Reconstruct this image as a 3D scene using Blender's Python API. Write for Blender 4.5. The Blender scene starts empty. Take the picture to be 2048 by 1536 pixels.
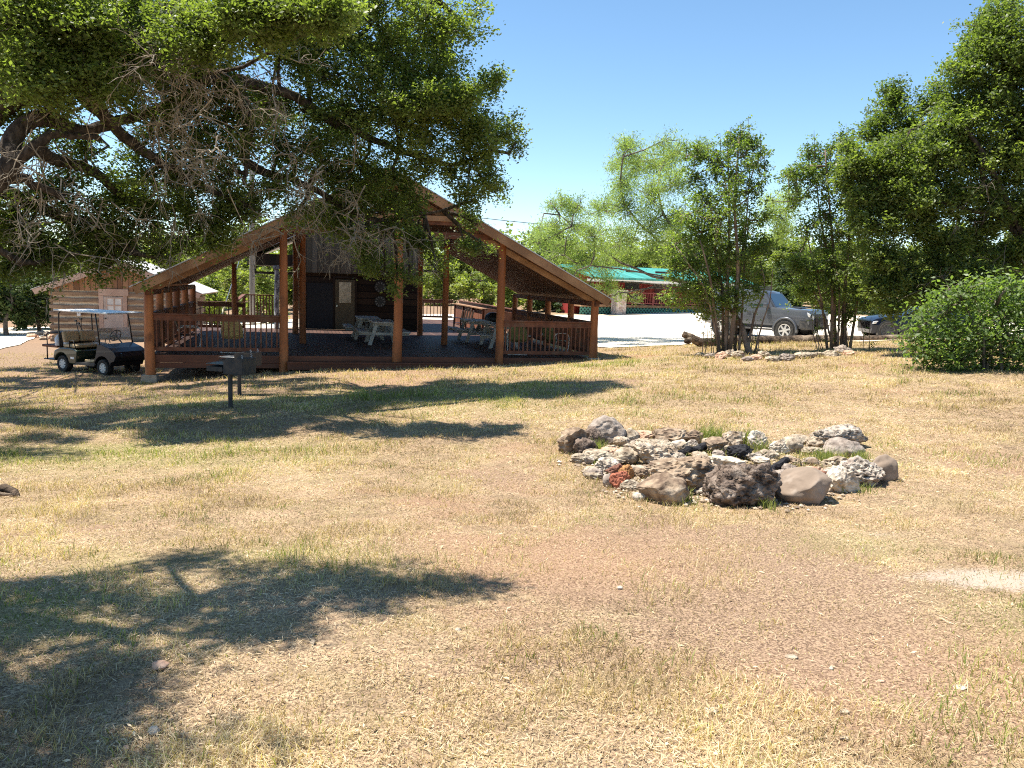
import bpy, math, random
import numpy as np
from mathutils import Vector, Matrix, noise as mnoise
R = math.radians
rnd = random.Random(7)
rng = np.random.default_rng(7)
S = bpy.context.scene
COL = S.collection

# ------------------------------------------------------------------ camera model
F, RHO, HOR, EYE = 1657.0, 0.033, 562.0, 1.7
TH = math.atan((768 - HOR) / F)
CAM = np.array([0.0, 0.0, EYE])
def ray(px, py):
    u, v = px - 1024.0, py - 768.0
    up = u*math.cos(RHO) + v*math.sin(RHO); vp = v*math.cos(RHO) - u*math.sin(RHO)
    return np.array([up, F*math.cos(TH) - vp*math.sin(TH), -vp*math.cos(TH) - F*math.sin(TH)])
def P(px, py, depth):
    d = ray(px, py); return CAM + d*(depth/d[1])
cam_data = bpy.data.cameras.new("camera")
cam = bpy.data.objects.new("camera", cam_data); COL.objects.link(cam); S.camera = cam
cam_data.sensor_width = 36.0; cam_data.lens = 36.0*F/2048.0; cam_data.clip_end = 3000; cam_data.clip_start = 0.05
rx = Vector(ray(1025, 768) - ray(1024, 768)); ry = -Vector(ray(1024, 769) - ray(1024, 768)); rz = -Vector(ray(1024, 768)).normalized()
M = Matrix((rx.normalized(), ry.normalized(), rz)).transposed().to_4x4(); M.translation = Vector(CAM)
cam.matrix_world = M

# ------------------------------------------------------------------ terrain
_cp = []
for x in (-8, -4, 0, 4, 8):
    for y in (-3, 1, 4):
        _cp.append((x, y, 0.004*x))
def cpt(px, py, depth):
    p = P(px, py, depth); _cp.append(tuple(p))
for a in [(461, 815, 13.4), (301, 765, 21.0), (568, 743, 21.8), (1183, 720, 24.0), (1002, 731, 23.3), (794, 736, 22.4), (1460, 706, 22), (1680, 702, 22.5), (1565, 681, 33),
          (1766, 678.5, 32.5), (2040, 760, 15.2), (1950, 724, 18), (1490, 1012, 7.2), (1210, 890, 9.7), (1750, 965, 8.0), (190, 747, 23), (110, 684, 36),
          (300, 680, 37.5), (1237, 629, 48), (1400, 624.5, 51), (1620, 629, 50), (20, 988, 7.5), (0, 880, 10.6), (1440, 692, 26), (1812, 681, 27.5)]:
    cpt(*a)
# beneath the porch and the rear deck (local frame of the lodge)
LO = P(301, 752, 21.0); RO = P(1183, 718, 24.0)
LD = (RO - LO)[:2]; LD = LD/np.linalg.norm(LD); LE = np.array([-LD[1], LD[0]])
LANG = math.atan2(LD[1], LD[0])
def lodge_xy(x, t): return LO[:2] + LD*x + LE*t
for x, t, z in [(1, 6, -1.15), (6, 5, -.85), (11, 5, -.66), (1, 12, -1.2), (6, 12, -.9), (12, 12, -.62), (11, 20, -.62), (3, 20, -1.05), (16, 8, -.42)]:
    q = lodge_xy(x, t); _cp.append((q[0], q[1], z))
for x, y, z in [(-60, 40, -2.4), (60, 40, .8), (-60, 0, -1), (60, 0, .6), (-40, 80, -.5), (0, 80, .8), (50, 80, 1.6), (0, -30, 0), (-30, 25, -1.7), (30, 22, .6), (-15, 5, -.15), (15, 5, .15), (0, 55, .05), (-20, 52, -1.5), (30, 50, .2)]:
    _cp.append((x, y, z))
_cp = np.array(_cp)
def _U(r2): return np.where(r2 > 1e-9, 0.5*r2*np.log(np.maximum(r2, 1e-9)), 0)
_n = len(_cp); _s = 0.1
_X = _cp[:, :2]*_s
_K = _U(((_X[:, None]-_X[None])**2).sum(-1)) + np.eye(_n)*0.02
_Q = np.hstack([np.ones((_n, 1)), _X])
_A = np.block([[_K, _Q], [_Q.T, np.zeros((3, 3))]])
_w = np.linalg.solve(_A, np.concatenate([_cp[:, 2], np.zeros(3)]))
def G(x, y):
    x = np.asarray(x, float); y = np.asarray(y, float); sh = x.shape
    xx = np.clip(x, -70, 70).ravel()*_s; yy = np.clip(y, -30, 90).ravel()*_s
    out = np.empty(len(xx))
    for i in range(0, len(xx), 20000):
        p = np.stack([xx[i:i+20000], yy[i:i+20000]], 1)
        r2 = ((p[:, None]-_X[None])**2).sum(-1)
        out[i:i+20000] = _U(r2)@_w[:_n] + _w[_n] + p@_w[_n+1:]
    return out.reshape(sh)
def g(x, y): return float(G(np.array([x]), np.array([y]))[0])
def GP(px, py):
    d = ray(px, py); d = d/d[1]
    lo, hi = 1.0, 1.0
    while hi < 140:
        p = CAM + d*hi
        if p[2] < g(p[0], p[1]): break
        lo = hi; hi *= 1.06
    for _ in range(30):
        m = .5*(lo+hi); p = CAM + d*m
        if p[2] < g(p[0], p[1]): hi = m
        else: lo = m
    p = CAM + d*hi
    return np.array([p[0], p[1], g(p[0], p[1])])
def pxm(depth): return depth/F      # metres per photo pixel at a depth

# ------------------------------------------------------------------ numpy value noise
def _hash(ix, iy, seed):
    h = (ix.astype(np.int64)*374761393 + iy.astype(np.int64)*668265263 + seed*974711) & 0xffffffff
    h = ((h ^ (h >> 13))*1274126177) & 0xffffffff
    return ((h ^ (h >> 16)) & 0xffff)/65535.0
def vnoise(x, y, seed=0):
    ix = np.floor(x); iy = np.floor(y); fx = x-ix; fy = y-iy
    fx = fx*fx*(3-2*fx); fy = fy*fy*(3-2*fy)
    a = _hash(ix, iy, seed); b = _hash(ix+1, iy, seed); c = _hash(ix, iy+1, seed); d = _hash(ix+1, iy+1, seed)
    return (a*(1-fx)+b*fx)*(1-fy) + (c*(1-fx)+d*fx)*fy
def fbm(x, y, sc, seed=0, o=4):
    v = 0; a = .5; t = 0
    for i in range(o):
        v = v + a*vnoise(x*sc, y*sc, seed+i*17); t += a; a *= .55; sc *= 2.1
    return v/t
def sstep(a, b, x): t = np.clip((x-a)/(b-a), 0, 1); return t*t*(3-2*t)

# ------------------------------------------------------------------ material helpers
def new_mat(name):
    m = bpy.data.materials.new(name); m.use_nodes = True
    nt = m.node_tree; nt.nodes.clear()
    return m, nt, nt.nodes, nt.links
def N(nodes, t, **kw):
    n = nodes.new(t)
    for k, v in kw.items():
        if k in ('operation', 'blend_type', 'data_type', 'attribute_name', 'feature', 'noise_dimensions', 'distance', 'wave_type', 'bands_direction'): setattr(n, k, v)
    return n
def mixc(nt, fac, a, b, bt='MIX'):
    n = nt.nodes.new('ShaderNodeMix'); n.data_type = 'RGBA'; n.blend_type = bt
    for s, v in ((0, fac), (6, a), (7, b)):
        if hasattr(v, 'is_output'): nt.links.new(v, n.inputs[s])
        elif s == 0: n.inputs[0].default_value = v
        else: n.inputs[s].default_value = (*v, 1) if len(v) == 3 else v
    return n.outputs[2]
def math_n(nt, op, a, b=None, clamp=False):
    n = nt.nodes.new('ShaderNodeMath'); n.operation = op; n.use_clamp = clamp
    for i, v in enumerate((a, b)):
        if v is None: continue
        if hasattr(v, 'is_output'): nt.links.new(v, n.inputs[i])
        else: n.inputs[i].default_value = v
    return n.outputs[0]
def ramp(nt, src, a, b):
    n = nt.nodes.new('ShaderNodeMapRange'); n.clamp = True; n.interpolation_type = 'SMOOTHSTEP'
    nt.links.new(src, n.inputs[0]); n.inputs[1].default_value = a; n.inputs[2].default_value = b
    return n.outputs[0]
def texco(nt, scale=(1, 1, 1), obj=True):
    t = nt.nodes.new('ShaderNodeTexCoord'); mp = nt.nodes.new('ShaderNodeMapping'); mp.inputs['Scale'].default_value = scale
    nt.links.new(t.outputs['Object'], mp.inputs[0]); return mp.outputs[0]
def noise_t(nt, vec, sc, det=4, rough=.55):
    n = nt.nodes.new('ShaderNodeTexNoise'); n.inputs['Scale'].default_value = sc; n.inputs['Detail'].default_value = det; n.inputs['Roughness'].default_value = rough
    nt.links.new(vec, n.inputs['Vector']); return n.outputs[0]
def principled(nt, color, rough=.8, metal=0., spec=.4, bump=None, bump_s=.3, bump_d=.02, coat=0.):
    b = nt.nodes.new('ShaderNodeBsdfPrincipled'); o = nt.nodes.new('ShaderNodeOutputMaterial')
    if hasattr(color, 'is_output'): nt.links.new(color, b.inputs['Base Color'])
    else: b.inputs['Base Color'].default_value = (*color, 1)
    if hasattr(rough, 'is_output'): nt.links.new(rough, b.inputs['Roughness'])
    else: b.inputs['Roughness'].default_value = rough
    b.inputs['Metallic'].default_value = metal; b.inputs['Specular IOR Level'].default_value = spec; b.inputs['Coat Weight'].default_value = coat
    if bump is not None:
        bp = nt.nodes.new('ShaderNodeBump'); bp.inputs['Strength'].default_value = bump_s; bp.inputs['Distance'].default_value = bump_d
        nt.links.new(bump, bp.inputs['Height']); nt.links.new(bp.outputs[0], b.inputs['Normal'])
    nt.links.new(b.outputs[0], o.inputs[0]); return b
def m_noise(name, c1, c2, scale=4, rough=.8, stretch=(1, 1, 1), bump=.3, bd=.01, metal=0., spec=.3, lo=.35, hi=.65, c3=None, s3=1.2, det=5, coat=0.):
    m, nt, nd, lk = new_mat(name)
    v = texco(nt, stretch); n = noise_t(nt, v, scale, det)
    c = mixc(nt, ramp(nt, n, lo, hi), c1, c2)
    if c3 is not None: c = mixc(nt, ramp(nt, noise_t(nt, texco(nt), s3, 3), .5, .68), c, c3)
    n2 = noise_t(nt, v, scale*3.1, 4)
    principled(nt, c, rough, metal, spec, n2, bump, bd, coat); return m
def m_board(name, c1, c2, axis, width, rough=.75, stretch=(1, 1, 1), groove=(.02, .012, .008), gw=.05, bd=.012, gap_soft=.02):
    """boards laid side by side along an object axis, each board its own tone"""
    m, nt, nd, lk = new_mat(name)
    t = nt.nodes.new('ShaderNodeTexCoord'); d = nt.nodes.new('ShaderNodeVectorMath'); d.operation = 'DOT_PRODUCT'
    lk.new(t.outputs['Object'], d.inputs[0]); d.inputs[1].default_value = tuple(a/width for a in axis)
    val = d.outputs['Value']; fl = math_n(nt, 'FLOOR', val); fr = math_n(nt, 'FRACT', val)
    w = nt.nodes.new('ShaderNodeTexWhiteNoise'); w.noise_dimensions = '1D'; lk.new(fl, w.inputs['W'])
    v = texco(nt, stretch); n = noise_t(nt, v, 5, 5)
    f = math_n(nt, 'ADD', math_n(nt, 'MULTIPLY', w.outputs[0], .6), math_n(nt, 'MULTIPLY', n, .5))
    c = mixc(nt, ramp(nt, f, .25, .85), c1, c2)
    edge = math_n(nt, 'ABSOLUTE', math_n(nt, 'SUBTRACT', fr, .5))
    gm = ramp(nt, edge, .5-gw-gap_soft, .5-gw)
    c = mixc(nt, gm, c, groove)
    hgt = math_n(nt, 'SUBTRACT', math_n(nt, 'MULTIPLY', n, .25), gm)
    principled(nt, c, rough, 0, .3, hgt, .6, bd); return m
def m_plain(name, c, rough=.5, metal=0., spec=.5, coat=0., var=.12, sc=3):
    m, nt, nd, lk = new_mat(name)
    n = noise_t(nt, texco(nt), sc, 4)
    c2 = tuple(x*(1-var) for x in c); c3 = tuple(min(1, x*(1+var)) for x in c)
    principled(nt, mixc(nt, ramp(nt, n, .3, .7), c2, c3), rough, metal, spec, None, coat=coat); return m
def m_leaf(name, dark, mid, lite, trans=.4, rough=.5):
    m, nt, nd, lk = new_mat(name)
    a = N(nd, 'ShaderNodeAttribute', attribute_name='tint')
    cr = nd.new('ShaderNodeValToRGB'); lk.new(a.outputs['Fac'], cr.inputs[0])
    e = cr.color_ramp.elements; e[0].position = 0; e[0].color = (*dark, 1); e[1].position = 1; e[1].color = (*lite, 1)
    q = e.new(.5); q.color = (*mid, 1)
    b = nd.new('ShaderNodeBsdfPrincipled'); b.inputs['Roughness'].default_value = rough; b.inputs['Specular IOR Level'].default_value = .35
    lk.new(cr.outputs[0], b.inputs['Base Color'])
    tr = nd.new('ShaderNodeBsdfTranslucent')
    tc = mixc(nt, 1.0, cr.outputs[0], (1.8, 2.0, .62), 'MULTIPLY'); lk.new(tc, tr.inputs[0])
    ms = nd.new('ShaderNodeMixShader'); ms.inputs[0].default_value = trans
    lk.new(b.outputs[0], ms.inputs[1]); lk.new(tr.outputs[0], ms.inputs[2])
    o = nd.new('ShaderNodeOutputMaterial'); lk.new(ms.outputs[0], o.inputs[0]); return m

# ------------------------------------------------------------------ object helpers
def tag(o, label=None, cat=None, group=None, kind=None):
    if label: o['label'] = label
    if cat: o['category'] = cat
    if group: o['group'] = group
    if kind: o['kind'] = kind
    return o
def thing(name, label, cat, loc=(0, 0, 0), rz=0., group=None):
    o = bpy.data.objects.new(name, None); COL.objects.link(o); o.empty_display_size = .2
    o.location = loc; o.rotation_euler = (0, 0, rz)
    return tag(o, label, cat, group)
class MB:
    def __init__(s): s.v = []; s.f = []; s.m = []; s.cm = 0; s.X = Matrix.Identity(4)
    def at(s, loc=(0, 0, 0), rz=0., ry=0., rx=0.):
        s.X = Matrix.Translation(loc) @ Matrix.Rotation(rz, 4, 'Z') @ Matrix.Rotation(ry, 4, 'Y') @ Matrix.Rotation(rx, 4, 'X'); return s
    def add(s, vs, fs):
        o = len(s.v); s.v += [tuple(s.X @ Vector(p)) for p in vs]; s.f += [[i+o for i in f] for f in fs]; s.m += [s.cm]*len(fs); return s
    def box(s, x0, x1, y0, y1, z0, z1):
        vs = [(x, y, z) for x in (x0, x1) for y in (y0, y1) for z in (z0, z1)]
        return s.add(vs, [[0, 1, 3, 2], [4, 6, 7, 5], [0, 4, 5, 1], [2, 3, 7, 6], [0, 2, 6, 4], [1, 5, 7, 3]])
    def bar(s, p0, p1, w, h, up=(0, 0, 1)):
        p0 = Vector(p0); p1 = Vector(p1); d = (p1-p0).normalized(); u = Vector(up)
        sd = d.cross(u)
        if sd.length < 1e-4: sd = d.cross(Vector((1, 0, 0)))
        sd.normalize(); u = sd.cross(d); vs = []
        for p in (p0, p1):
            for a, b in ((-1, -1), (1, -1), (1, 1), (-1, 1)): vs.append(p + sd*a*w/2 + u*b*h/2)
        return s.add(vs, [[3, 2, 1, 0], [4, 5, 6, 7], [0, 1, 5, 4], [1, 2, 6, 5], [2, 3, 7, 6], [3, 0, 4, 7]])
    def tube(s, pts, rad, n=8, caps=True, jit=0.):
        pts = [Vector(p) for p in pts]
        if not hasattr(rad, '__len__'): rad = [rad]*len(pts)
        vs = []; ref = None; k = len(pts)
        for i, p in enumerate(pts):
            d = (pts[min(i+1, k-1)] - pts[max(i-1, 0)])
            if d.length < 1e-7: d = Vector((0, 0, 1))
            d.normalize()
            if ref is None:
                ref = Vector((0, 0, 1)) if abs(d.z) < .9 else Vector((1, 0, 0))
            a = ref - d*ref.dot(d); a.normalize(); ref = a; b = d.cross(a)
            for j in range(n):
                th = 2*math.pi*j/n; r = rad[i]*(1+(rnd.random()-.5)*jit)
                vs.append(p + (a*math.cos(th)+b*math.sin(th))*r)
        fs = [[i*n+j, i*n+(j+1) % n, (i+1)*n+(j+1) % n, (i+1)*n+j] for i in range(k-1) for j in range(n)]
        if caps: fs += [list(range(n))[::-1], [(k-1)*n+j for j in range(n)]]
        return s.add(vs, fs)
    def prism(s, poly, y0, y1):
        """polygon in x-z pushed along y"""
        n = len(poly); vs = [(x, y0, z) for x, z in poly]+[(x, y1, z) for x, z in poly]
        a = sum(poly[i][0]*poly[(i+1) % n][1]-poly[(i+1) % n][0]*poly[i][1] for i in range(n))
        fs = [list(range(n)), list(range(n, 2*n))[::-1]]+[[i, i+n, (i+1) % n+n, (i+1) % n] for i in range(n)]
        if a < 0: fs = [f[::-1] for f in fs]
        return s.add(vs, fs)
    def lathe(s, prof, n=20, axis='z'):
        vs = []
        for r, z in prof:
            for j in range(n):
                t = 2*math.pi*j/n; c, q = r*math.cos(t), r*math.sin(t)
                vs.append((c, q, z) if axis == 'z' else (c, z, q))
        k = len(prof); fs = [[i*n+j, i*n+(j+1) % n, (i+1)*n+(j+1) % n, (i+1)*n+j] for i in range(k-1) for j in range(n)]
        if axis != 'z': fs = [f[::-1] for f in fs]
        return s.add(vs, fs)
    def loft(s, secs, close=True):
        """each section: list of (x,y,z) half-profile from keel (y=0) up to top (y=0); mirrored in y"""
        full = []
        for sec in secs:
            sec = [tuple(p) for p in sec]; full.append(sec + [(x, -y, z) for x, y, z in sec[-2:0:-1]])
        n = len(full[0]); vs = [p for q in full for p in q]; k = len(full)
        fs = [[i*n+j, i*n+(j+1) % n, (i+1)*n+(j+1) % n, (i+1)*n+j] for i in range(k-1) for j in range(n)]
        if close: fs += [list(range(n))[::-1], [(k-1)*n+j for j in range(n)]]
        return s.add(vs, fs)
    def build(s, name, mats, parent=None, smooth=False, bevel=0., loc=None, angle=None):
        me = bpy.data.meshes.new(name); me.from_pydata(s.v, [], s.f); me.update()
        if not isinstance(mats, (list, tuple)): mats = [mats]
        for m in mats: me.materials.append(m)
        if len(mats) > 1: me.polygons.foreach_set('material_index', s.m)
        if smooth: me.polygons.foreach_set('use_smooth', [True]*len(me.polygons))
        o = bpy.data.objects.new(name, me); COL.objects.link(o)
        if parent: o.parent = parent
        if loc is not None: o.location = loc
        if smooth and angle: 
            try: me.set_sharp_from_angle(angle=angle)
            except Exception: pass
        if bevel:
            b = o.modifiers.new('bevel', 'BEVEL'); b.width = bevel; b.segments = 2; b.limit_method = 'ANGLE'; b.angle_limit = R(35)
        return o
def np_mesh(name, verts, k, mat, tint=None, parent=None, smooth=False):
    """mesh of separate k-gons from an (n*k,3) array"""
    n = len(verts)//k; me = bpy.data.meshes.new(name)
    me.vertices.add(n*k); me.vertices.foreach_set('co', np.asarray(verts, np.float32).ravel())
    me.loops.add(n*k); me.loops.foreach_set('vertex_index', np.arange(n*k, dtype=np.int32))
    me.polygons.add(n); me.polygons.foreach_set('loop_start', np.arange(0, n*k, k, dtype=np.int32))
    try: me.polygons.foreach_set('loop_total', np.full(n, k, np.int32))
    except Exception: pass
    if tint is not None:
        a = me.attributes.new('tint', 'FLOAT', 'FACE'); a.data.foreach_set('value', np.asarray(tint, np.float32))
    me.materials.append(mat); me.update(calc_edges=True)
    o = bpy.data.objects.new(name, me); COL.objects.link(o)
    if parent: o.parent = parent
    return o

# ------------------------------------------------------------------ light, sky
SUN_EL, SUN_H = R(67), np.array([-.99, .10]); SUN_H /= np.linalg.norm(SUN_H)
TOSUN = np.array([SUN_H[0]*math.cos(SUN_EL), SUN_H[1]*math.cos(SUN_EL), math.sin(SUN_EL)])
sd = bpy.data.lights.new("sun", 'SUN'); sd.energy = 5.0; sd.angle = R(.5); sd.color = (1, .95, .86)
so = bpy.data.objects.new("sun", sd); COL.objects.link(so); so.rotation_euler = Vector(TOSUN).to_track_quat('Z', 'Y').to_euler(); so.location = (0, 0, 30)
W = bpy.data.worlds.new("World"); S.world = W; W.use_nodes = True
wn = W.node_tree; bg = wn.nodes['Background']; sky = wn.nodes.new('ShaderNodeTexSky'); sky.sky_type = 'NISHITA'; sky.sun_disc = False
sky.sun_elevation = SUN_EL; sky.sun_rotation = math.atan2(SUN_H[0], SUN_H[1]); sky.altitude = 1500; sky.air_density = 1.0; sky.dust_density = 0; sky.ozone_density = 1.6
hs = wn.nodes.new('ShaderNodeHueSaturation'); hs.inputs['Saturation'].default_value = 1.08; hs.inputs['Value'].default_value = 1.08; hs.inputs['Hue'].default_value = .493
wn.links.new(sky.outputs[0], hs.inputs['Color']); wn.links.new(hs.outputs[0], bg.inputs[0]); bg.inputs[1].default_value = .095
S.view_settings.view_transform = 'Standard'; S.view_settings.look = 'None'; S.view_settings.gamma = 1.0; S.view_settings.exposure = 1.08
S.cycles.max_bounces = 7; S.cycles.transparent_max_bounces = 8; S.cycles.use_denoising = False; S.cycles.filter_width = 1.1; S.cycles.sample_clamp_indirect = 4; S.cycles.use_adaptive_sampling = False
S.cycles.caustics_reflective = False; S.cycles.caustics_refractive = False

# ------------------------------------------------------------------ ground cover fields (world space)
def f_bare(x, y):
    b = .7*sstep(.53, .72, fbm(x, y, .55, 3)) + .35*sstep(.55, .75, fbm(x, y, 1.7, 9))
    b += 1.1*np.exp(-(((x-1.9)/1.5)**2 + ((y-3.7)/.75)**2)) + .8*np.exp(-(((x-1.1)/1.2)**2 + ((y-4.9)/.5)**2))
    b += .8*np.exp(-(((x-2.9)/.5)**2 + ((y-3.55)/.5)**2))
    b += .8*np.exp(-(((x-2.1)/1.4)**2 + ((y-8.4)/1.0)**2)) + .35*np.exp(-(((x-.9)/.9)**2 + ((y-6.3)/.4)**2))
    b += 1.3*sstep(14, 17, y)*sstep(1, -3.5, x)*(fbm(x, y, .5, 5) + .25)
    return np.clip(b, 0, 1)
def f_green(x, y):
    v = .75*np.exp(-(((x+4.6)/2.2)**2 + ((y-9.6)/1.0)**2)) + .7*np.exp(-(((x+1.2)/2.6)**2 + ((y-14.3)/1.8)**2))
    v += .3*np.exp(-(((x+1.6)/1.1)**2 + ((y-5.0)/.45)**2)) + .6*np.exp(-(((x+2.4)/.7)**2 + ((y-3.9)/.4)**2))
    v += .5*np.exp(-(((x-3.2)/.7)**2 + ((y-4.2)/.4)**2)) + .4*np.exp(-(((x-2.6)/.5)**2 + ((y-5.9)/.4)**2)) + .45*np.exp(-(((x-2.5)/1.6)**2 + ((y-21)/1.0)**2)) + .5*np.exp(-(((x-2.2)/1.6)**2 + ((y-9.2)/.8)**2))
    return np.clip(1.35*v*(.35+1.2*fbm(x, y, 1.3, 21)), 0, 1)
def f_caliche(x, y):
    v = np.exp(-(((x-3.15)/.85)**2 + ((y-5.0)/.28)**2)*1.1) + .7*np.exp(-(((x-2.9)/.3)**2 + ((y-6.1)/.2)**2))
    return np.clip(1.5*v*(.4+.9*fbm(x, y, 3, 31))-.15, 0, 1)
def f_red(x, y): return np.clip(.45*sstep(.5, .7, fbm(x, y, .35, 51)) + .9*np.exp(-(((x-4.2)/2.)**2+((y-23.5)/1.2)**2)) + .6*np.exp(-(((x-2.7)/.9)**2+((y-3.5)/.6)**2)), 0, 1)

# ground sheet: one grid, fine near the camera, reaching the horizon
def axis(lim, fine, step, growth):
    a = [0.]; s = step
    while a[-1] < lim:
        if a[-1] > fine: s *= growth
        a.append(a[-1]+s)
    return np.array(a)
ax = axis(900, 14, .14, 1.10); xs = np.concatenate([-ax[:0:-1], ax])
ay = axis(1100, 26, .14, 1.09); by = axis(60, 1, .5, 1.3)
ys = np.concatenate([-by[:0:-1], ay])
GX, GY = np.meshgrid(xs, ys); GZ = G(GX, GY)
far = np.hypot(GX, GY); GZ = GZ + sstep(60, 400, far)*6*(fbm(GX, GY, .004, 77)+.2)
nearm = sstep(40, 20, far)
GZ = GZ + nearm*(.05*(fbm(GX, GY, .9, 61)-.5) + .035*(fbm(GX, GY, 4.5, 62)-.5))
nx, ny = len(xs), len(ys)
idx = np.arange(nx*ny).reshape(ny, nx)
quads = np.stack([idx[:-1, :-1], idx[:-1, 1:], idx[1:, 1:], idx[1:, :-1]], -1).reshape(-1, 4)
me = bpy.data.meshes.new("ground"); me.vertices.add(nx*ny); me.vertices.foreach_set('co', np.stack([GX, GY, GZ], -1).astype(np.float32).ravel())
me.loops.add(quads.size); me.loops.foreach_set('vertex_index', quads.astype(np.int32).ravel()); me.polygons.add(len(quads))
me.polygons.foreach_set('loop_start', np.arange(0, quads.size, 4, dtype=np.int32)); me.polygons.foreach_set('use_smooth', np.ones(len(quads), bool))
for nm, fn in (('bare', f_bare), ('green', f_green), ('caliche', f_caliche), ('red', f_red)):
    a = me.attributes.new(nm, 'FLOAT', 'POINT'); a.data.foreach_set('value', fn(GX, GY).astype(np.float32).ravel())
m, nt, nd, lk = new_mat("dry lawn soil")
v = texco(nt); at = {k: N(nd, 'ShaderNodeAttribute', attribute_name=k).outputs['Fac'] for k in ('bare', 'green', 'caliche', 'red')}
n1 = noise_t(nt, v, 75, 6, .7); n2 = noise_t(nt, v, 9, 5, .6); n3 = noise_t(nt, v, 1.1, 4)
straw = mixc(nt, ramp(nt, n1, .40, .60), (.105, .068, .045), (.53, .385, .235))
straw = mixc(nt, math_n(nt, 'MULTIPLY', ramp(nt, n2, .35, .7), .5), straw, (.38, .25, .16))
straw = mixc(nt, math_n(nt, 'MULTIPLY', ramp(nt, noise_t(nt, v, 2.6, 5, .65), .46, .62), .55), straw, (.19, .135, .085))
straw = mixc(nt, math_n(nt, 'MULTIPLY', ramp(nt, noise_t(nt, v, 1.7, 4, .6), .50, .66), .45), straw, (.30, .235, .125))
soil = mixc(nt, ramp(nt, n1, .38, .62), (.11, .068, .045), (.40, .275, .18))
soil = mixc(nt, math_n(nt, 'MULTIPLY', at['red'], .38), soil, (.46, .25, .14))
fb = math_n(nt, 'ADD', at['bare'], math_n(nt, 'MULTIPLY', math_n(nt, 'SUBTRACT', n2, .5), .9))
c = mixc(nt, ramp(nt, fb, .25, .7), straw, soil)
gr = mixc(nt, ramp(nt, n1, .35, .65), (.10, .12, .03), (.32, .30, .10))
c = mixc(nt, math_n(nt, 'MULTIPLY', at['green'], .55), c, gr)
c = mixc(nt, ramp(nt, math_n(nt, 'ADD', at['caliche'], math_n(nt, 'MULTIPLY', math_n(nt, 'SUBTRACT', n1, .5), 2.6)), .45, .85), c, (.40, .32, .25))
principled(nt, c, .95, 0, .1, math_n(nt, 'ADD', n1, n2), .6, .015)
me.materials.append(m); me.update(calc_edges=True)
ground = bpy.data.objects.new("ground", me); COL.objects.link(ground); tag(ground, kind='structure')

# gravel lot behind the lodge, one strip that also makes the drive on the left
m_gravel = m_noise("pale gravel", (.66, .58, .46), (.80, .73, .62), 30, .95, bump=.5, bd=.02, lo=.3, hi=.7, c3=(.70, .52, .34), s3=.12)
near = [(-500, 760), (-200, 725), (0, 699), (40, 690), (72, 676), (110, 667), (250, 664), (380, 660), (560, 657), (700, 652), (870, 646), (1060, 650), (1130, 674), (1175, 693), (1220, 697), (1300, 693), (1360, 691), (1420, 686), (1500, 684), (1560, 684), (1640, 684), (1720, 685), (1815, 681), (1950, 676), (2100, 668), (2400, 662)]
farp = [(-500, 680), (-200, 664), (0, 657), (30, 656), (60, 655), (107, 654), (250, 650), (380, 645), (560, 640), (700, 635), (870, 629), (1000, 631), (1090, 631), (1150, 630.5), (1200, 630), (1245, 629), (1320, 626), (1400, 624), (1480, 624), (1560, 626), (1640, 629), (1700, 632), (1800, 635), (1950, 638), (2100, 642), (2400, 650)]
na = np.array([GP(*p) for p in near]); fa = np.array([GP(*p) for p in farp])
def resample(a, k):
    t = np.linspace(0, len(a)-1, (len(a)-1)*k+1); i = np.minimum(t.astype(int), len(a)-2); f = (t-i)[:, None]; return a[i]*(1-f)+a[i+1]*f
na = resample(na, 8); fa = resample(fa, 8)
na[:, 1] += .5*(fbm(na[:, 0], na[:, 1], .8, 5)-.5) + .3*(fbm(na[:, 0], na[:, 1], 3, 6)-.5)
mb = MB(); K = 40; vs = []
for i in range(len(na)):
    for k in range(K+1):
        p = na[i]*(1-k/K) + fa[i]*(k/K); vs.append(p)
vs = np.array(vs); vs[:, 2] = G(vs[:, 0], vs[:, 1]) + .03
fs = [[i*(K+1)+k, (i+1)*(K+1)+k, (i+1)*(K+1)+k+1, i*(K+1)+k+1] for i in range(len(na)-1) for k in range(K)]
mb.add([tuple(p) for p in vs], fs); o = mb.build("gravel_lot", m_gravel, smooth=True); tag(o, kind='structure')
LOT_POLY = np.concatenate([na[:, :2], fa[::-1, :2]])
def in_poly(x, y, poly):
    ins = np.zeros(x.shape, bool); n = len(poly)
    for i in range(n):
        x1, y1 = poly[i]; x2, y2 = poly[(i+1) % n]
        c = ((y1 > y) != (y2 > y)); c &= x < (x2-x1)*(y-y1)/((y2-y1) if abs(y2-y1) > 1e-9 else 1e-9)+x1; ins ^= c
    return ins
def to_lodge(x, y):
    dx, dy = x-LO[0], y-LO[1]; return dx*LD[0]+dy*LD[1], dx*LE[0]+dy*LE[1]

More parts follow.
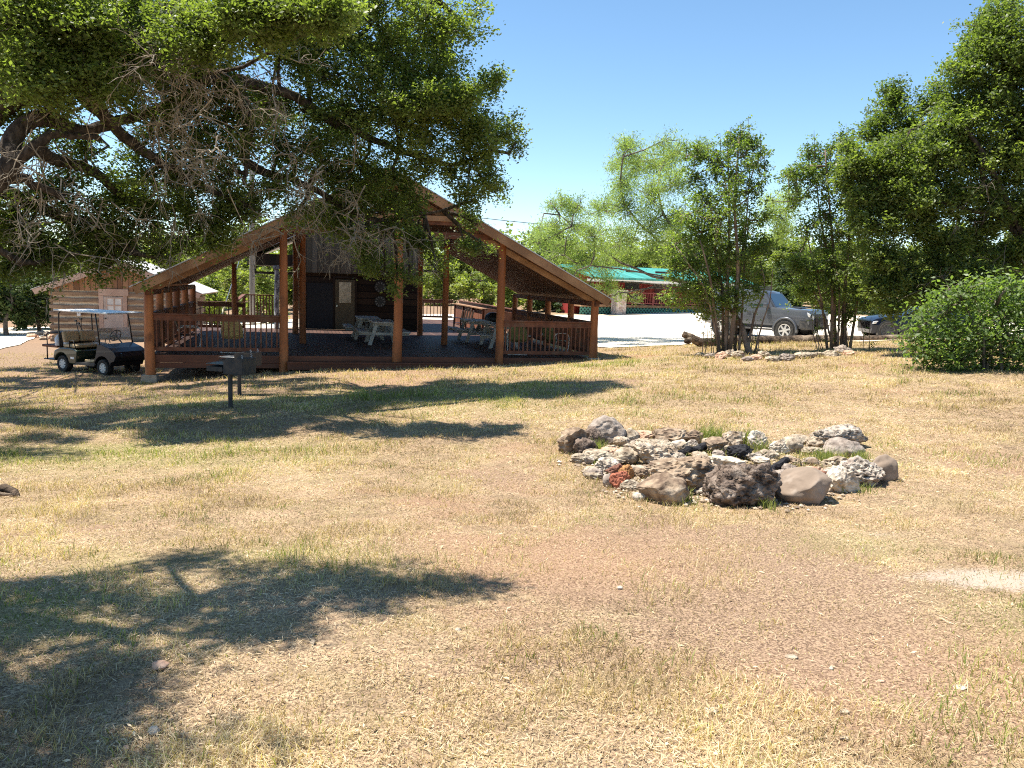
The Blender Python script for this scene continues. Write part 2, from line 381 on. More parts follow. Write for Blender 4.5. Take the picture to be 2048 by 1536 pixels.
# ------------------------------------------------------------------ grass (stuff)
def blades(name, x, y, hgt, wid, lean, tint, mat, flat=None):
    n = len(x); z = G(x, y) + sstep(40, 20, np.hypot(x, y))*(.05*(fbm(x, y, .9, 61)-.5) + .035*(fbm(x, y, 4.5, 62)-.5)) - .004
    a = rng.uniform(0, 2*math.pi, n); b = rng.uniform(0, 2*math.pi, n)
    d = np.stack([np.cos(a), np.sin(a), np.zeros(n)], 1); w = np.stack([np.cos(b), np.sin(b), np.zeros(n)], 1)
    p0 = np.stack([x, y, z], 1); up = np.array([0, 0, 1.])
    L1 = (lean*.35)[:, None]; L2 = lean[:, None]; h = hgt[:, None]
    p1 = p0 + d*h*L1 + up*h*np.sqrt(np.maximum(.05, 1-lean*.5))[:, None]*.55
    p2 = p0 + d*h*L2 + up*h*np.maximum(.12, np.sqrt(np.maximum(0, 1-lean**2)))[:, None]
    ww = (wid/2)[:, None]
    q1 = np.stack([p0-w*ww, p0+w*ww, p1+w*ww*.9, p1-w*ww*.9], 1)
    q2 = np.stack([p1-w*ww*.9, p1+w*ww*.9, p2+w*ww*.15, p2-w*ww*.15], 1)
    V = np.concatenate([q1, q2], 0).reshape(-1, 3)
    o = np_mesh(name, V, 4, mat, np.concatenate([tint, tint]))
    return tag(o, kind='stuff')
def scatter(nwant, ymin, ymax, pw, widen=.72):
    u = rng.random(nwant); e = 2-pw          # density ~ y^-pw over a wedge
    y = (ymin**e + u*(ymax**e-ymin**e))**(1/e); x = rng.uniform(-1, 1, nwant)*(y*widen+1.0); return x, y
def allowed(x, y):
    lx, lt = to_lodge(x, y)
    ok = ~((lx > -.1) & (lx < 12.2) & (lt > -.02) & (lt < 22)) & ~((lx > 3.2) & (lx < 9.3) & (lt > -.35) & (lt < .1))
    return ok & ~in_poly(x, y, LOT_POLY)
m_straw = m_leaf("dry grass blades", (.22, .155, .09), (.53, .39, .225), (.75, .61, .40), .25, .7)
m_gblade = m_leaf("green grass blades", (.10, .13, .03), (.22, .25, .06), (.42, .42, .14), .3, .6)
x, y = scatter(520000, 2.3, 30, 1.45); ok = allowed(x, y)
tuft = fbm(x, y, 2.2, 41); bare = f_bare(x, y); cal = f_caliche(x, y); gn = f_green(x, y)
p = np.clip(1.25-.8*bare-1.3*cal, .12, 1)*sstep(.28, .52, tuft + .18*vnoise(x*9, y*9, 4))*.9 + .10
ok &= rng.random(len(x)) < p
x, y, tuft, gn = x[ok], y[ok], tuft[ok], gn[ok]; sc = np.clip(y/6, 1, 3.2)
isg = rng.random(len(x)) < np.clip(gn*.75 + .03 + .30*sstep(.58, .75, fbm(x, y, 1.1, 71)), 0, .9)
h = rng.uniform(.018, .055, len(x))*(.55+1.25*sstep(.45, .72, tuft))*sc**.45; w = rng.uniform(.0022, .0042, len(x))*sc
lean = np.clip(rng.normal(.75, .28, len(x)), .1, 1.15); t = np.clip(rng.normal(.46, .24, len(x)) + 1.1*(fbm(x, y, .9, 91)-.5) + .7*(fbm(x, y, 3.1, 92)-.5), 0, 1)
s_ = ~isg
blades("dry_grass", x[s_], y[s_], h[s_], w[s_], lean[s_], t[s_], m_straw)
blades("green_grass", x[isg], y[isg], h[isg]*1.12, w[isg]*1.15, lean[isg]*.75, t[isg], m_gblade)
# fallen litter: short straws lying flat, oak leaves
x, y = scatter(330000, 2.3, 18, 1.5); ok = allowed(x, y) & (rng.random(len(x)) < np.clip(1.0-.85*f_bare(x, y)-.8*f_caliche(x, y), .10, 1)*sstep(.30, .58, fbm(x, y, 2.7, 44)+.1)); x, y = x[ok], y[ok]; n = len(x)
m_litter = m_leaf("fallen straw and leaf litter", (.12, .075, .045), (.42, .30, .175), (.70, .55, .36), .1, .8)
a = rng.uniform(0, 2*math.pi, n); L = rng.uniform(.007, .03, n)*np.clip(y/6, 1, 2); wd = np.where(rng.random(n) < .04, rng.uniform(.006, .010, n), rng.uniform(.0016, .0034, n))*np.clip(y/6, 1, 2); L = np.where(wd > .006*np.clip(y/6, 1, 2), np.minimum(L, .02), L)
z = G(x, y) + (.05*(fbm(x, y, .9, 61)-.5) + .035*(fbm(x, y, 4.5, 62)-.5))*sstep(40, 20, np.hypot(x, y)) + rng.uniform(.002, .02, n)
d = np.stack([np.cos(a), np.sin(a), rng.normal(0, .25, n)], 1)*L[:, None]; wv = np.stack([-np.sin(a), np.cos(a), rng.normal(0, .4, n)], 1)*wd[:, None]; c0 = np.stack([x, y, z], 1)
o = np_mesh("leaf_litter", np.stack([c0-d, c0-wv*.5, c0+d, c0+wv*.5], 1).reshape(-1, 3), 4, m_litter, np.clip(rng.normal(.46, .26, n) + 1.1*(fbm(x, y, .9, 91)-.5) + .6*(fbm(x, y, 3.1, 92)-.5), 0, 1)); tag(o, kind='stuff')

# ------------------------------------------------------------------ materials for built things
M_ = {}
M_['post'] = m_noise("stained log post", (.24, .080, .026), (.42, .16, .06), 3, .55, (1, 1, .12), .35, .01, c3=(.20, .075, .03), s3=2.2)
M_['rail'] = m_noise("red brown rail stain", (.105, .040, .023), (.185, .072, .040), 5, .65, (1, 1, 1), .25, .005, c3=(.15, .085, .055), s3=3.)
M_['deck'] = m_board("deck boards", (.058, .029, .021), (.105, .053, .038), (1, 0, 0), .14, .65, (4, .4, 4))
M_['fascia_deck'] = m_noise("deck skirt boards", (.11, .043, .025), (.175, .07, .04), 4, .6, (.2, 1, 1), .2, .006)
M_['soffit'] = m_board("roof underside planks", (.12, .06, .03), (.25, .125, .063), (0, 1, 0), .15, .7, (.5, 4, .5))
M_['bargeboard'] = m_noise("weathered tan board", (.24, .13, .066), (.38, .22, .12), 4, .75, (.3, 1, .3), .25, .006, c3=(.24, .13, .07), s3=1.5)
M_['metal_roof'] = m_board("galvanised roof sheet", (.50, .51, .52), (.66, .66, .65), (0, 1, 0), .23, .45, (1, 1, 1), (.38, .38, .38), .06, .02)
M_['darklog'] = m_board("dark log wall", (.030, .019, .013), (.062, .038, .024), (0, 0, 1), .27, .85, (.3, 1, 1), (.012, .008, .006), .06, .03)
M_['greyboard'] = m_board("grey vertical boards", (.14, .115, .082), (.23, .19, .14), (1, 0, 0), .22, .85, (1, 1, .15), (.04, .03, .025), .03, .02)
M_['darkboard'] = m_noise("dark brown board", (.028, .018, .012), (.055, .034, .022), 4, .8, (1, 1, .2))
M_['glass'] = m_plain("window glass", (.03, .035, .04), .03, 0, .9, var=.05)
M_['door_olive'] = m_plain("door paint ochre", (.13, .10, .055), .6)
M_['black'] = m_plain("black painted steel", (.018, .018, .02), .45, 0, .5)
M_['rust'] = m_noise("sooty steel", (.02, .02, .022), (.06, .045, .036), 9, .6, bump=.2, bd=.004, spec=.5)
M_['steel'] = m_plain("bare steel", (.55, .55, .55), .3, .9)
M_['oldsteel'] = m_plain('dull steel', (.22, .21, .20), .4, .6)
M_['white'] = m_noise("white painted metal", (.62, .61, .58), (.78, .77, .74), 6, .5)
M_['table'] = m_noise("weathered white picnic paint", (.40, .375, .33), (.58, .55, .49), 5, .7, (1, .25, 1), .3, .005)
M_['concrete'] = m_noise("concrete footing", (.34, .27, .20), (.48, .39, .29), 8, .9, bump=.4)
M_['olive'] = m_plain("olive chair paint", (.17, .18, .07), .45, 0, .5)
M_['cream_paint'] = m_plain("yellow chair paint", (.52, .43, .19), .45, 0, .5)
M_['brown_paint'] = m_plain("dark brown chair paint", (.07, .05, .04), .45)
M_['rubber'] = m_noise("tyre rubber", (.02, .02, .02), (.05, .045, .04), 20, .85, bump=.5, bd=.008)
M_['alloy'] = m_plain("alloy", (.62, .6, .58), .35, .8)

class Frame:
    def __init__(s, o, ang): s.o = np.array(o[:2]); s.d = np.array([math.cos(ang), math.sin(ang)]); s.e = np.array([-s.d[1], s.d[0]]); s.ang = ang
    def xz(s, px, py, t=0.):
        r = ray(px, py); o = s.o + s.e*t; k = ((o-CAM[:2])@s.e)/(r[:2]@s.e); p = CAM + r*k
        return float((p[:2]-s.o)@s.d), float(p[2])
    def flat(s, px, py, z):
        r = ray(px, py); k = (z-EYE)/r[2]; p = CAM + r*k; q = p[:2]-s.o
        return float(q@s.d), float(q@s.e)
    def w(s, x, t): q = s.o + s.d*x + s.e*t; return q[0], q[1]
LF = Frame(LO, LANG)

# ------------------------------------------------------------------ the open lodge
BZ = -.9
lodge = thing("porch_lodge", "large open timber porch lodge with red brown log posts and a steep gable roof", "lodge", (LO[0], LO[1], BZ), LANG)
UP = (0, 0, -BZ)
def lp(mb, name, mat, parent=None, **k):
    """a part of the lodge in its own frame (world heights)"""
    return mb.build(name, mat, parent or lodge, loc=None if parent else UP, **k)
ZD = -.46
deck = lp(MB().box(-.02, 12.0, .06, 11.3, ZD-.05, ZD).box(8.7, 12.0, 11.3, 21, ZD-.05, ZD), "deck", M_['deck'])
mb = MB()
mb.box(.12, 3.18, 0, .055, -.665, ZD-.004).box(.12, 3.18, .006, .06, -.80, -.672)
mb.box(9.27, 11.85, 0, .055, -.70, ZD-.004)
mb.box(3.40, 6.15, 0, .055, -.60, ZD-.004).box(6.40, 9.03, 0, .055, -.60, ZD-.004)
mb.box(-.02, .03, .10, 11.3, -.80, ZD-.055).box(11.97, 12.02, .10, 21, -.66, ZD-.055)
lp(mb, "deck_skirt", M_['fascia_deck'], bevel=.004)
mb = MB(); mb.box(3.38, 9.08, -.34, -.012, -.635, -.595); mb.box(3.38, 9.08, -.315, -.275, -.80, -.637)
lp(mb, "step", M_['fascia_deck'], bevel=.004)
def log_post(x, t, z0, z1, r):
    mb = MB(); n = 7; pts = []; rad = []
    ox, oy = rnd.uniform(-.02, .02), rnd.uniform(-.02, .02)
    for i in range(n):
        f = i/(n-1); pts.append((x+ox*math.sin(f*3.1)+rnd.uniform(-.006, .006), t+oy*math.sin(f*3.1), z0+(z1-z0)*f)); rad.append(r*(1.10-.16*f)*rnd.uniform(.96, 1.05))
    mb.tube(pts, rad, 14, jit=.05); return lp(mb, "post", M_['post'], smooth=True, angle=R(50))
log_post(0, 0, -.98, 1.22, .118); log_post(3.28, 0, -.92, 2.93, .105); log_post(6.27, 0, -.76, 2.93, .118); log_post(9.15, 0, -.66, 2.84, .108); log_post(11.95, 0, -.44, 1.22, .115)
for t in (2.2, 4.7, 7.0, 9.14): log_post(11.95, t, ZD, 1.16, .105)
for t in (1.7, 3.3, 4.95, 6.9, 9.1): log_post(0, t, ZD, 1.16, .105)
for x, t in ((3.79, 4.2), (8.33, 4.4), (3.56, 8.5), (8.13, 8.7)): log_post(x, t, ZD, 1.31+.5*min(x+.3, 12.2-x)-.22, .10)
xq = LF.xz(469, 600, 9.1)[0]; log_post(xq, 9.1, ZD, 2.0, .09)
lp(MB().at((0, 0, 0)).box(-.20, .17, -.17, .18, -1.2, -.975), "footing", M_['concrete'], bevel=.02)
lp(MB().box(11.78, 12.14, -.20, .17, -.70, -.438), "footing", M_['concrete'], bevel=.02)
# roof: two timber slabs, each with sheet metal and a bargeboard
PK = (5.975, 4.56); EL = (-.30, 1.30); ER = (12.24, 1.31); Y0, Y1 = -.46, 9.4
def slab(a, b, off0, off1, y0, y1):
    ax_, az_ = a; bx, bz = b; L = math.hypot(bx-ax_, bz-az_); nx_, nz_ = -(bz-az_)/L, (bx-ax_)/L
    if nz_ < 0: nx_, nz_ = -nx_, -nz_
    return [(ax_+nx_*off0, az_+nz_*off0), (bx+nx_*off0, bz+nz_*off0), (bx+nx_*off1, bz+nz_*off1), (ax_+nx_*off1, az_+nz_*off1)]
# closed vee so that the two slopes meet cleanly at the ridge
def vee(o0, o1, ex=0.):
    c = math.cos(math.atan2(PK[1]-EL[1], PK[0]-EL[0])); v0, v1 = o0/c, o1/c
    sl = (PK[1]-EL[1])/(PK[0]-EL[0]); sr = (PK[1]-ER[1])/(ER[0]-PK[0])
    return [(EL[0]-ex, EL[1]+v1-sl*ex), (PK[0], PK[1]+v1), (ER[0]+ex, ER[1]+v1-sr*ex), (ER[0]+ex, ER[1]+v0-sr*ex), (PK[0], PK[1]+v0), (EL[0]-ex, EL[1]+v0-sl*ex)]
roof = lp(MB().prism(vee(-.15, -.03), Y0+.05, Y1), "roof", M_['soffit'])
MB().prism(vee(-.026, 0, .07), Y0-.03, Y1+.05).build("metal_sheet", M_['metal_roof'], roof)
for a in (EL, ER):
    e = [(a[0], a[1]-.03/.88), (PK[0], PK[1]-.03/.88), (PK[0], PK[1]-.30), (a[0]+(.08 if a is EL else -.08), a[1]-.23)]
    MB().prism(e, Y0, Y0+.046).build("bargeboard", M_['bargeboard'], roof, bevel=.004)
    e = [(a[0]+.25*(1 if a is EL else -1), a[1]-.10), (PK[0], PK[1]-.32), (PK[0], PK[1]-.52), (a[0]+.55*(1 if a is EL else -1), a[1]-.10)]
    MB().prism(e, -.05, .05).build("rafter", M_['bargeboard'], roof, bevel=.004)
mb = MB()
lp(MB().box(3.4, 8.95, -.09, .09, 2.79, 2.95), "tie_beam", M_['rail'], bevel=.006)
lp(MB().box(3.95, 8.0, -.33, -.28, 3.22, 3.36), "collar_board", M_['bargeboard'], bevel=.004)
lp(MB().box(3.95, 8.0, -.26, -.18, 3.13, 3.26), "collar_beam", M_['rail'], bevel=.004)
for x in (0, 11.95): lp(MB().box(x-.06, x+.06, -.2, 9.3, 1.05, 1.20), "eave_beam", M_['rail'], bevel=.004)
for x in (3.65, 8.25): lp(MB().box(x-.07, x+.07, .1, 9.3, 2.76, 2.95), "purlin", M_['soffit'])
# railings: top and bottom rails with separate balusters
def railing(p0, p1, zt=.60, zb=-.36, gap=.13, h=1., sub=True, bal=True):
    a, b = Vector((*p0, 0)), Vector((*p1, 0)); L = (b-a).length; d = (b-a)/L
    z = lambda v, zz: Vector((v.x, v.y, zz))
    mb = MB(); mb.bar(z(a, zt-.02), z(b, zt-.02), .14, .04); mb.bar(z(a, zt-.115), z(b, zt-.115), .045, .14); mb.bar(z(a, zb+.05), z(b, zb+.05), .045, .10)
    r = lp(mb, "railing", M_['rail'], bevel=.003)
    if not bal: return r
    n = max(2, int(L/gap)); one = None
    for i in range(n):
        p = a + d*L*(i+.5)/n
        if sub:
            o = MB().bar((p.x, p.y, zb+.10), (p.x, p.y, zt-.185), .036, .036).build("baluster", M_['rail'], r); o.location = (0, 0, 0)
        else: mb2 = mb
    if not sub:
        q = MB()
        for i in range(n):
            p = a + d*L*(i+.5)/n; q.bar((p.x, p.y, zb+.10), (p.x, p.y, zt-.185), .036, .036)
        tag(q.build("baluster", M_['rail'], r), kind="stuff")
    return r
railing((.10, 0), (3.18, 0)); railing((9.25, 0), (11.85, 0))
railing((11.95, .1), (11.95, 9.1), sub=False); railing((0, .1), (0, 9.1), sub=False)
railing((.1, 9.6), (1.75, 9.6), gap=.15); railing((9.4, 20.9), (11.6, 20.9), gap=.17)
railing((11.95, 9.2), (11.95, 20.9), sub=False)
# stair landing rail at the back left, plank sided ramp at the back right
xa = LF.flat(480, 588, .62); 
mb = MB(); a0, b0 = LF.xz(478, 602, 12.2)[0], LF.xz(541, 600, 12.2)[0]
mb.bar((a0, 11.2, .62), (a0+.12, 13.4, .78), .15, .05); mb.bar((a0+.12, 13.4, .78), (b0+.15, 13.4, .78), .12, .05); mb.bar((a0+.12, 13.4, -.2), (b0+.15, 13.4, -.2), .05, .09)
st = lp(mb, "stair_landing_rail", M_['rail'], bevel=.003)
for i in range(10):
    x = a0+.16+(b0-a0)*i/10; MB().box(x-.02, x+.02, 13.38, 13.42, -.16, .76).build("baluster", M_['rail'], st)
for x, y in ((a0, 11.2), (a0+.12, 13.4)): MB().box(x-.045, x+.045, y-.045, y+.045, -.9, .74).build("newel", M_['rail'], st)
mb = MB(); m_ramp = m_board("ramp side boards", (.17, .062, .034), (.27, .105, .06), (0, 1, 0), .16, .7, (1, 2, .2))
mb.box(10.98, 11.02, 10.5, 16.8, -.42, .50); rp = lp(mb, "ramp_side", m_ramp)
MB().box(10.9, 11.12, 10.4, 16.9, .505, .55).build("cap_rail", M_['bargeboard'], rp)
for y in (10.5, 12.6, 14.7, 16.8): MB().box(10.92, 10.975, y-.04, y+.04, -.45, .5).build("ramp_post", M_['rail'], rp)
# the closed log room and its loft at the back of the porch
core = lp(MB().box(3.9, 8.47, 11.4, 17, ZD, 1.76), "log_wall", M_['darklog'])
up = lp(MB().prism([(3.72, 1.77), (8.52, 1.77), (8.52, 3.20), (6.1, 4.34), (3.72, 3.22)], 11.3, 17), "loft_wall", M_['greyboard'])
lp(MB().box(2.02, 3.70, 11.35, 16, 2.0, 2.44), "loft_side", M_['darkboard'])
lp(MB().prism([(1.9, 2.50), (6.1, 4.5), (9.0, 3.12), (9.0, 3.0), (6.1, 4.38), (1.9, 2.38)], 11.0, 17.4), "loft_roof", M_['metal_roof'])
lp(MB().box(2.0, 3.85, 11.4, 11.52, 1.66, 1.75).box(2.0, 2.08, 11.4, 11.5, 1.76, 1.99).box(2.7, 2.78, 11.4, 11.5, 1.76, 1.99), "loft_frame", M_['darkboard'])
lp(MB().box(8.53, 9.32, 11.4, 11.52, 1.94, 2.04).box(8.53, 9.30, 11.42, 11.5, 2.20, 2.26).bar((8.8, 11.46, 2.5), (9.15, 11.46, 2.05), .08, .08), "roof_bracket", M_['darkboard'])
o = lp(MB().tube([(2.84, 11.1, ZD), (2.83, 11.1, .6), (2.86, 11.1, 1.4), (2.84, 11.1, 2.0)], [.10, .095, .10, .09], 10, jit=.15).box(2.70, 2.98, 10.98, 11.22, 1.86, 1.98), "peeling_post", m_noise("mottled pale post", (.12, .11, .12), (.62, .6, .57), 9, .8, (1, 1, .5), .4)); o['label'] = "pale mottled post with a white cap"
d = lp(MB().box(3.98, 5.0, 11.34, 11.395, ZD, 1.37), "dark_door", m_plain("near black door paint", (.012, .013, .02), .6)); d['label'] = "almost black plain door"  # door slab in one even near black colour
d = lp(MB().box(5.08, 5.86, 11.34, 11.395, ZD, 1.53), "half_glazed_door", M_['door_olive'], bevel=.006)
MB().box(5.23, 5.71, 11.325, 11.338, .61, 1.43).build("pane", m_plain("painted reflection pane", (.42, .37, .27), .12, 0, .8, var=.35, sc=6), d)  # pale mottled pane colour stands in for a bright reflection
MB().box(5.13, 5.17, 11.27, 11.338, .45, .52).build("knob", M_['steel'], d)
lp(MB().box(5.0, 5.075, 11.33, 11.398, ZD, 1.58).box(5.865, 5.94, 11.33, 11.398, ZD, 1.58).box(5.0, 5.94, 11.33, 11.398, 1.585, 1.66), "door_frame", M_['darkboard'])

# dartboards on the log wall
m_bone = m_plain("dartboard numerals", (.30, .29, .27), .6)
def dartboard(px, py, label):
    x, z = LF.xz(px, py, 11.36); wx, wy = LF.w(x, 11.34); t = thing("dartboard", label, "dartboard", (wx, wy, z), LANG, "dartboards on the log wall")
    MB().lathe([(.0, -.045), (.225, -.045), (.23, -.02), (.225, .045)], 28, 'y').build("board", M_['black'], t)
    for k in range(10):
        a = k*math.pi/5; MB().at((math.cos(a)*.165, -.049, math.sin(a)*.165), 0, -a).box(-.035, .035, -.004, .003, -.014, .014).build("sector", m_bone, t)
dartboard(760, 574, "upper black dartboard on the dark log wall beside the half glazed door")
dartboard(760, 603, "lower black dartboard on the dark log wall, below another dartboard")

# ------------------------------------------------------------------ picnic tables
def picnic_table(x, t, rz, label):
    wx, wy = LF.w(x, t); root = thing("picnic_table", label, "picnic table", (wx, wy, ZD), LANG+rz, "white picnic tables on the deck")
    mb = MB()
    for k in range(5): mb.box(-.375+k*.152, -.375+k*.152+.142, -.92, .92, .705, .745)
    mb.build("tabletop", M_['table'], root, bevel=.004)
    for s in (-1, 1):
        mb = MB()
        for k in range(2): mb.box(s*.66-.145+k*.148, s*.66-.145+k*.148+.14, -.92, .92, .405, .445)
        mb.build("bench", M_['table'], root, bevel=.004)
    for y in (-.68, .68):
        mb = MB()
        for s in (-1, 1): mb.prism([(s*.52, 0), (s*.40, 0), (s*.18, .70), (s*.30, .70)], y-.02, y+.02)
        mb.box(-.80, .80, y+.022, y+.062, .315, .403); mb.box(-.36, .36, y+.022, y+.062, .615, .703)
        mb.build("trestle", M_['table'], root, bevel=.003)
    for s in (-1, 1): MB().bar((0, s*.62, .62), (0, s*.1, .36), .09, .04).build("brace", M_['table'], root)
picnic_table(6.3, 4.45, 0, "white picnic table by the middle post, nearer of the two end to end")
picnic_table(6.0, 6.65, 0, "white picnic table standing behind another, before the half glazed door")
picnic_table(10.05, 3.8, .02, "white picnic table behind the right front railing, nearer of its row")
picnic_table(9.75, 6.2, .02, "white picnic table further back on the right, beside the ramp side")

# ------------------------------------------------------------------ metal lawn chairs with shell backs
def lawn_chair(x, t, rz, m_shell, label):
    wx, wy = LF.w(x, t); root = thing("lawn_chair", label, "chair", (wx, wy, ZD), LANG+rz, "metal lawn chairs on the deck")
    # faces +x in its own frame
    mb = MB(); rows = []; nb = 9
    for i in range(8):
        f = i/7; z = .40+.50*f; xb = -.20-.16*f
        hw = .27 if f < .55 else .27*math.sqrt(max(.02, 1-((f-.55)/.47)**2))
        rows.append([(xb-.04*(1-(2*j/(nb-1)-1)**2), hw*(2*j/(nb-1)-1), z) for j in range(nb)])
    vs = [p for r in rows for p in r]; fs = [[i*nb+j, i*nb+j+1, (i+1)*nb+j+1, (i+1)*nb+j] for i in range(7) for j in range(nb-1)]
    b = mb.add(vs, fs).build("back", m_shell, root, smooth=True); sm = b.modifiers.new('s', 'SOLIDIFY'); sm.thickness = .012
    vs = []; 
    for i in range(7):
        f = i/6; vs += [(-.22+.46*f, (.25)*(2*j/6-1), .39+.035*f-.03*(1-(2*j/6-1)**2)-(.03 if i == 6 else 0)) for j in range(7)]
    b = MB().add(vs, [[i*7+j, i*7+j+1, (i+1)*7+j+1, (i+1)*7+j] for i in range(6) for j in range(6)]).build("seat", m_shell, root, smooth=True); sm = b.modifiers.new('s', 'SOLIDIFY'); sm.thickness = .012
    for s in (-1, 1):
        y = s*.29; pts = [(-.30, y, .52), (-.26, y, .60), (-.15, y, .635), (.1, y, .635), (.25, y, .60), (.31, y, .50), (.31, y, .25), (.27, y, .06), (.18, y, .015), (-.30, y, .012), (-.38, y*.9, .012)]
        MB().tube(pts, .013, 8).build("arm", M_['white'], root, smooth=True)
    MB().tube([(-.38, -.26, .012), (-.40, 0, .012), (-.38, .26, .012)], .013, 8).bar((.2, -.29, .40), (.2, .29, .40), .02, .02).bar((-.18, -.29, .40), (-.18, .29, .40), .02, .02).build("cross_tube", M_['white'], root, smooth=True)
lawn_chair(10.0, 1.25, R(75), M_['olive'], "olive shell back lawn chair behind the right railing, turned away, beside the white table")
lawn_chair(11.25, 1.5, R(25), M_['olive'], "olive shell back lawn chair seen sideways near the right corner post")
lawn_chair(1.95, .95, R(88), M_['cream_paint'], "yellow shell back lawn chair behind the left railing, above the grills")
lawn_chair(.75, 1.6, R(8), M_['brown_paint'], "dark shell back lawn chair with white arms by the left corner post")
# dark slatted chair and covered cooker further back on the right
wx, wy = LF.w(10.35, 11.5); t_ = thing("slatted_chair", "dark slatted garden chair by the ramp side at the back of the deck", "chair", (wx, wy, ZD), LANG+R(110))
mb = MB()
for k in range(5): mb.bar((-.15, -.22+k*.11, .35), (-.38, -.26+k*.13, .98-abs(k-2)*.05), .095, .018, (0, 1, 0))
mb.build("backrest", M_['brown_paint'], t_)
mb = MB()
for k in range(5): mb.box(-.2+k*.11, -.1+k*.11, -.26, .26, .33, .35)
mb.build("seat", M_['brown_paint'], t_)
for s in (-1, 1): MB().box(.25, .31, s*.29-.02, s*.29+.02, 0, .55).box(-.3, -.24, s*.29-.02, s*.29+.02, 0, .55).box(-.36, .38, s*.29-.06, s*.29+.06, .552, .575).build("arm", M_['brown_paint'], t_)
wx, wy = LF.w(10.7, 7.6); t_ = thing("deck_cooker", "low black covered cooker on the deck behind the right tables", "grill", (wx, wy, ZD), LANG)
MB().lathe([(0, .98), (.16, .96), (.28, .86), (.31, .74), (.31, .70)], 20).build("lid", M_['black'], t_, smooth=True)
MB().lathe([(.30, .69), (.29, .58), (.2, .48), (0, .45)][::-1], 20).build("kettle", M_['black'], t_, smooth=True)
for k in range(3):
    a = k*2.09; MB().tube([(.2*math.cos(a), .2*math.sin(a), .5), (.32*math.cos(a), .32*math.sin(a), 0)], .013, 6).build("leg", M_['black'], t_)

# ------------------------------------------------------------------ park grills
def park_grill(px, py, rz, label, hand):
    p = GP(px, py); t = thing("park_grill", label, "grill", (p[0], p[1], p[2]), rz, "park grills on steel posts")
    MB().tube([(0, 0, -.1), (0, 0, .66)], .043, 12).build("post", M_['rust'], t, smooth=True, angle=R(40))
    mb = MB()   # firebox: floor, back, two sides with sloped front
    mb.box(-.04, .42, -.22, .22, .62, .632); mb.box(.41, .422, -.22, .22, .634, .90)
    for s in (-1, 1): mb.prism([(.0, .634), (.408, .634), (.408, .90), (.06, .90), (.0, .85)], s*.22-.006, s*.22+.006)
    mb.build("firebox", M_['rust'], t, bevel=.002)
    mb = MB(); mb.box(-.36, -.045, -.2, .2, .66, .672)
    for s in (-1, 1): mb.box(-.36, -.03, s*.21-.006, s*.21+.006, .66, .74)
    mb.box(-.372, -.362, -.21, .21, .66, .74); mb.build("ash_tray", M_['rust'], t); t.scale = (.85, .85, .93)
    mb = MB()
    for k in range(12): mb.tube([(-.38, -.19+k*.0345, .785), (.36, -.19+k*.0345, .785)], .0065, 6)
    mb.tube([(-.38, -.2, .785), (-.38, .2, .785)], .009, 6); mb.tube([(.0, -.2, .775), (.0, .2, .775)], .008, 6)
    mb.build("grate", M_['oldsteel'], t, smooth=True)
    for s in (-1, 1):
        pts = [(.36+.016*math.cos(a), s*.16+.016*math.sin(a), .89+.006*a) for a in np.linspace(0, 12, 40)]
        MB().tube([(.36, s*.16, .79)]+pts, .005, 5).build("spring_handle", M_['steel'], t, smooth=True)
park_grill(461, 816, R(-14), "black park grill on a thick post, the nearer of the two", 1)
park_grill(479, 791, R(-10), "black park grill half hidden behind the nearer one", 1)

# ------------------------------------------------------------------ small log cabin on the left
C0 = P(107, 684, 36); CF = Frame(C0, R(13)); cz = g(C0[0], C0[1]) - .1
cabin = thing("log_cabin", "small square log cabin with pale chinking and a white metal roof", "cabin", (C0[0], C0[1], cz), R(13))
CU = (0, 0, -cz)
def cp(mb, name, mat, parent=None, **k): return mb.build(name, mat, parent or cabin, loc=None if parent else CU, **k)
eL = CF.xz(64, 578, -.45); rd = CF.xz(235, 520, -.45); wT = CF.xz(107, 579, 0)[1]; cw = CF.xz(350, 590, 0)[0]; slope = (rd[1]-eL[1])/(rd[0]-eL[0])
mid = rd[0]; eR = (2*mid-eL[0], eL[1]); cw = 2*mid
M_['chink'] = m_noise("pale chinking", (.46, .37, .27), (.64, .54, .41), 10, .9, (.3, 1, 1))
M_['cablog'] = m_noise("grey brown log", (.17, .11, .072), (.33, .23, .155), 4, .85, (.25, 1, 1), .4, .015, c3=(.24, .18, .13), s3=1.5)
M_['cabboard'] = m_board("brown gable boards", (.19, .095, .05), (.36, .20, .11), (1, 0, 0), .22, .8, (1, 1, .2), (.03, .02, .015), .03)
M_['pinkboard'] = m_noise("pale pinkish trim board", (.42, .28, .21), (.56, .40, .31), 5, .8, (.3, 1, .3))
core = cp(MB().box(.02, cw-.02, .06, 5.0, cz-.1, wT), "wall", M_['chink'])
mb = MB(); k = 0; z = cz+.12
dx0, dx1 = CF.xz(198, 620, 0)[0], CF.xz(255, 620, 0)[0]
while z < wT-.1:
    hh = rnd.uniform(.185, .215); yo = rnd.uniform(-.01, .01)
    for a, b in ((-.12, dx0-.02), (dx1+.02, cw+.12)):
        pts = [(a+(b-a)*i/4, .045+yo+rnd.uniform(-.008, .008), z+hh/2+rnd.uniform(-.012, .012)) for i in range(5)]
        vs = []; 
        for p in pts:
            q = rnd.uniform(.94, 1.04)
            for yy, zz in ((-.055, -.42), (-.07, -.2), (-.07, .25), (-.05, .45), (.06, .48), (.06, -.48)): vs.append((p[0], p[1]+yy, p[2]+zz*hh*q))
        mb.add(vs, [[i*6+j, i*6+(j+1) % 6, (i+1)*6+(j+1) % 6, (i+1)*6+j][::-1] for i in range(4) for j in range(6)]+[list(range(6)), [24+j for j in range(6)][::-1]])
    for xx in (-.02, cw+.02): mb.box(xx-.08, xx+.08, .15, 5.0, z+.10-.02, z+hh+.08)
    z += .288
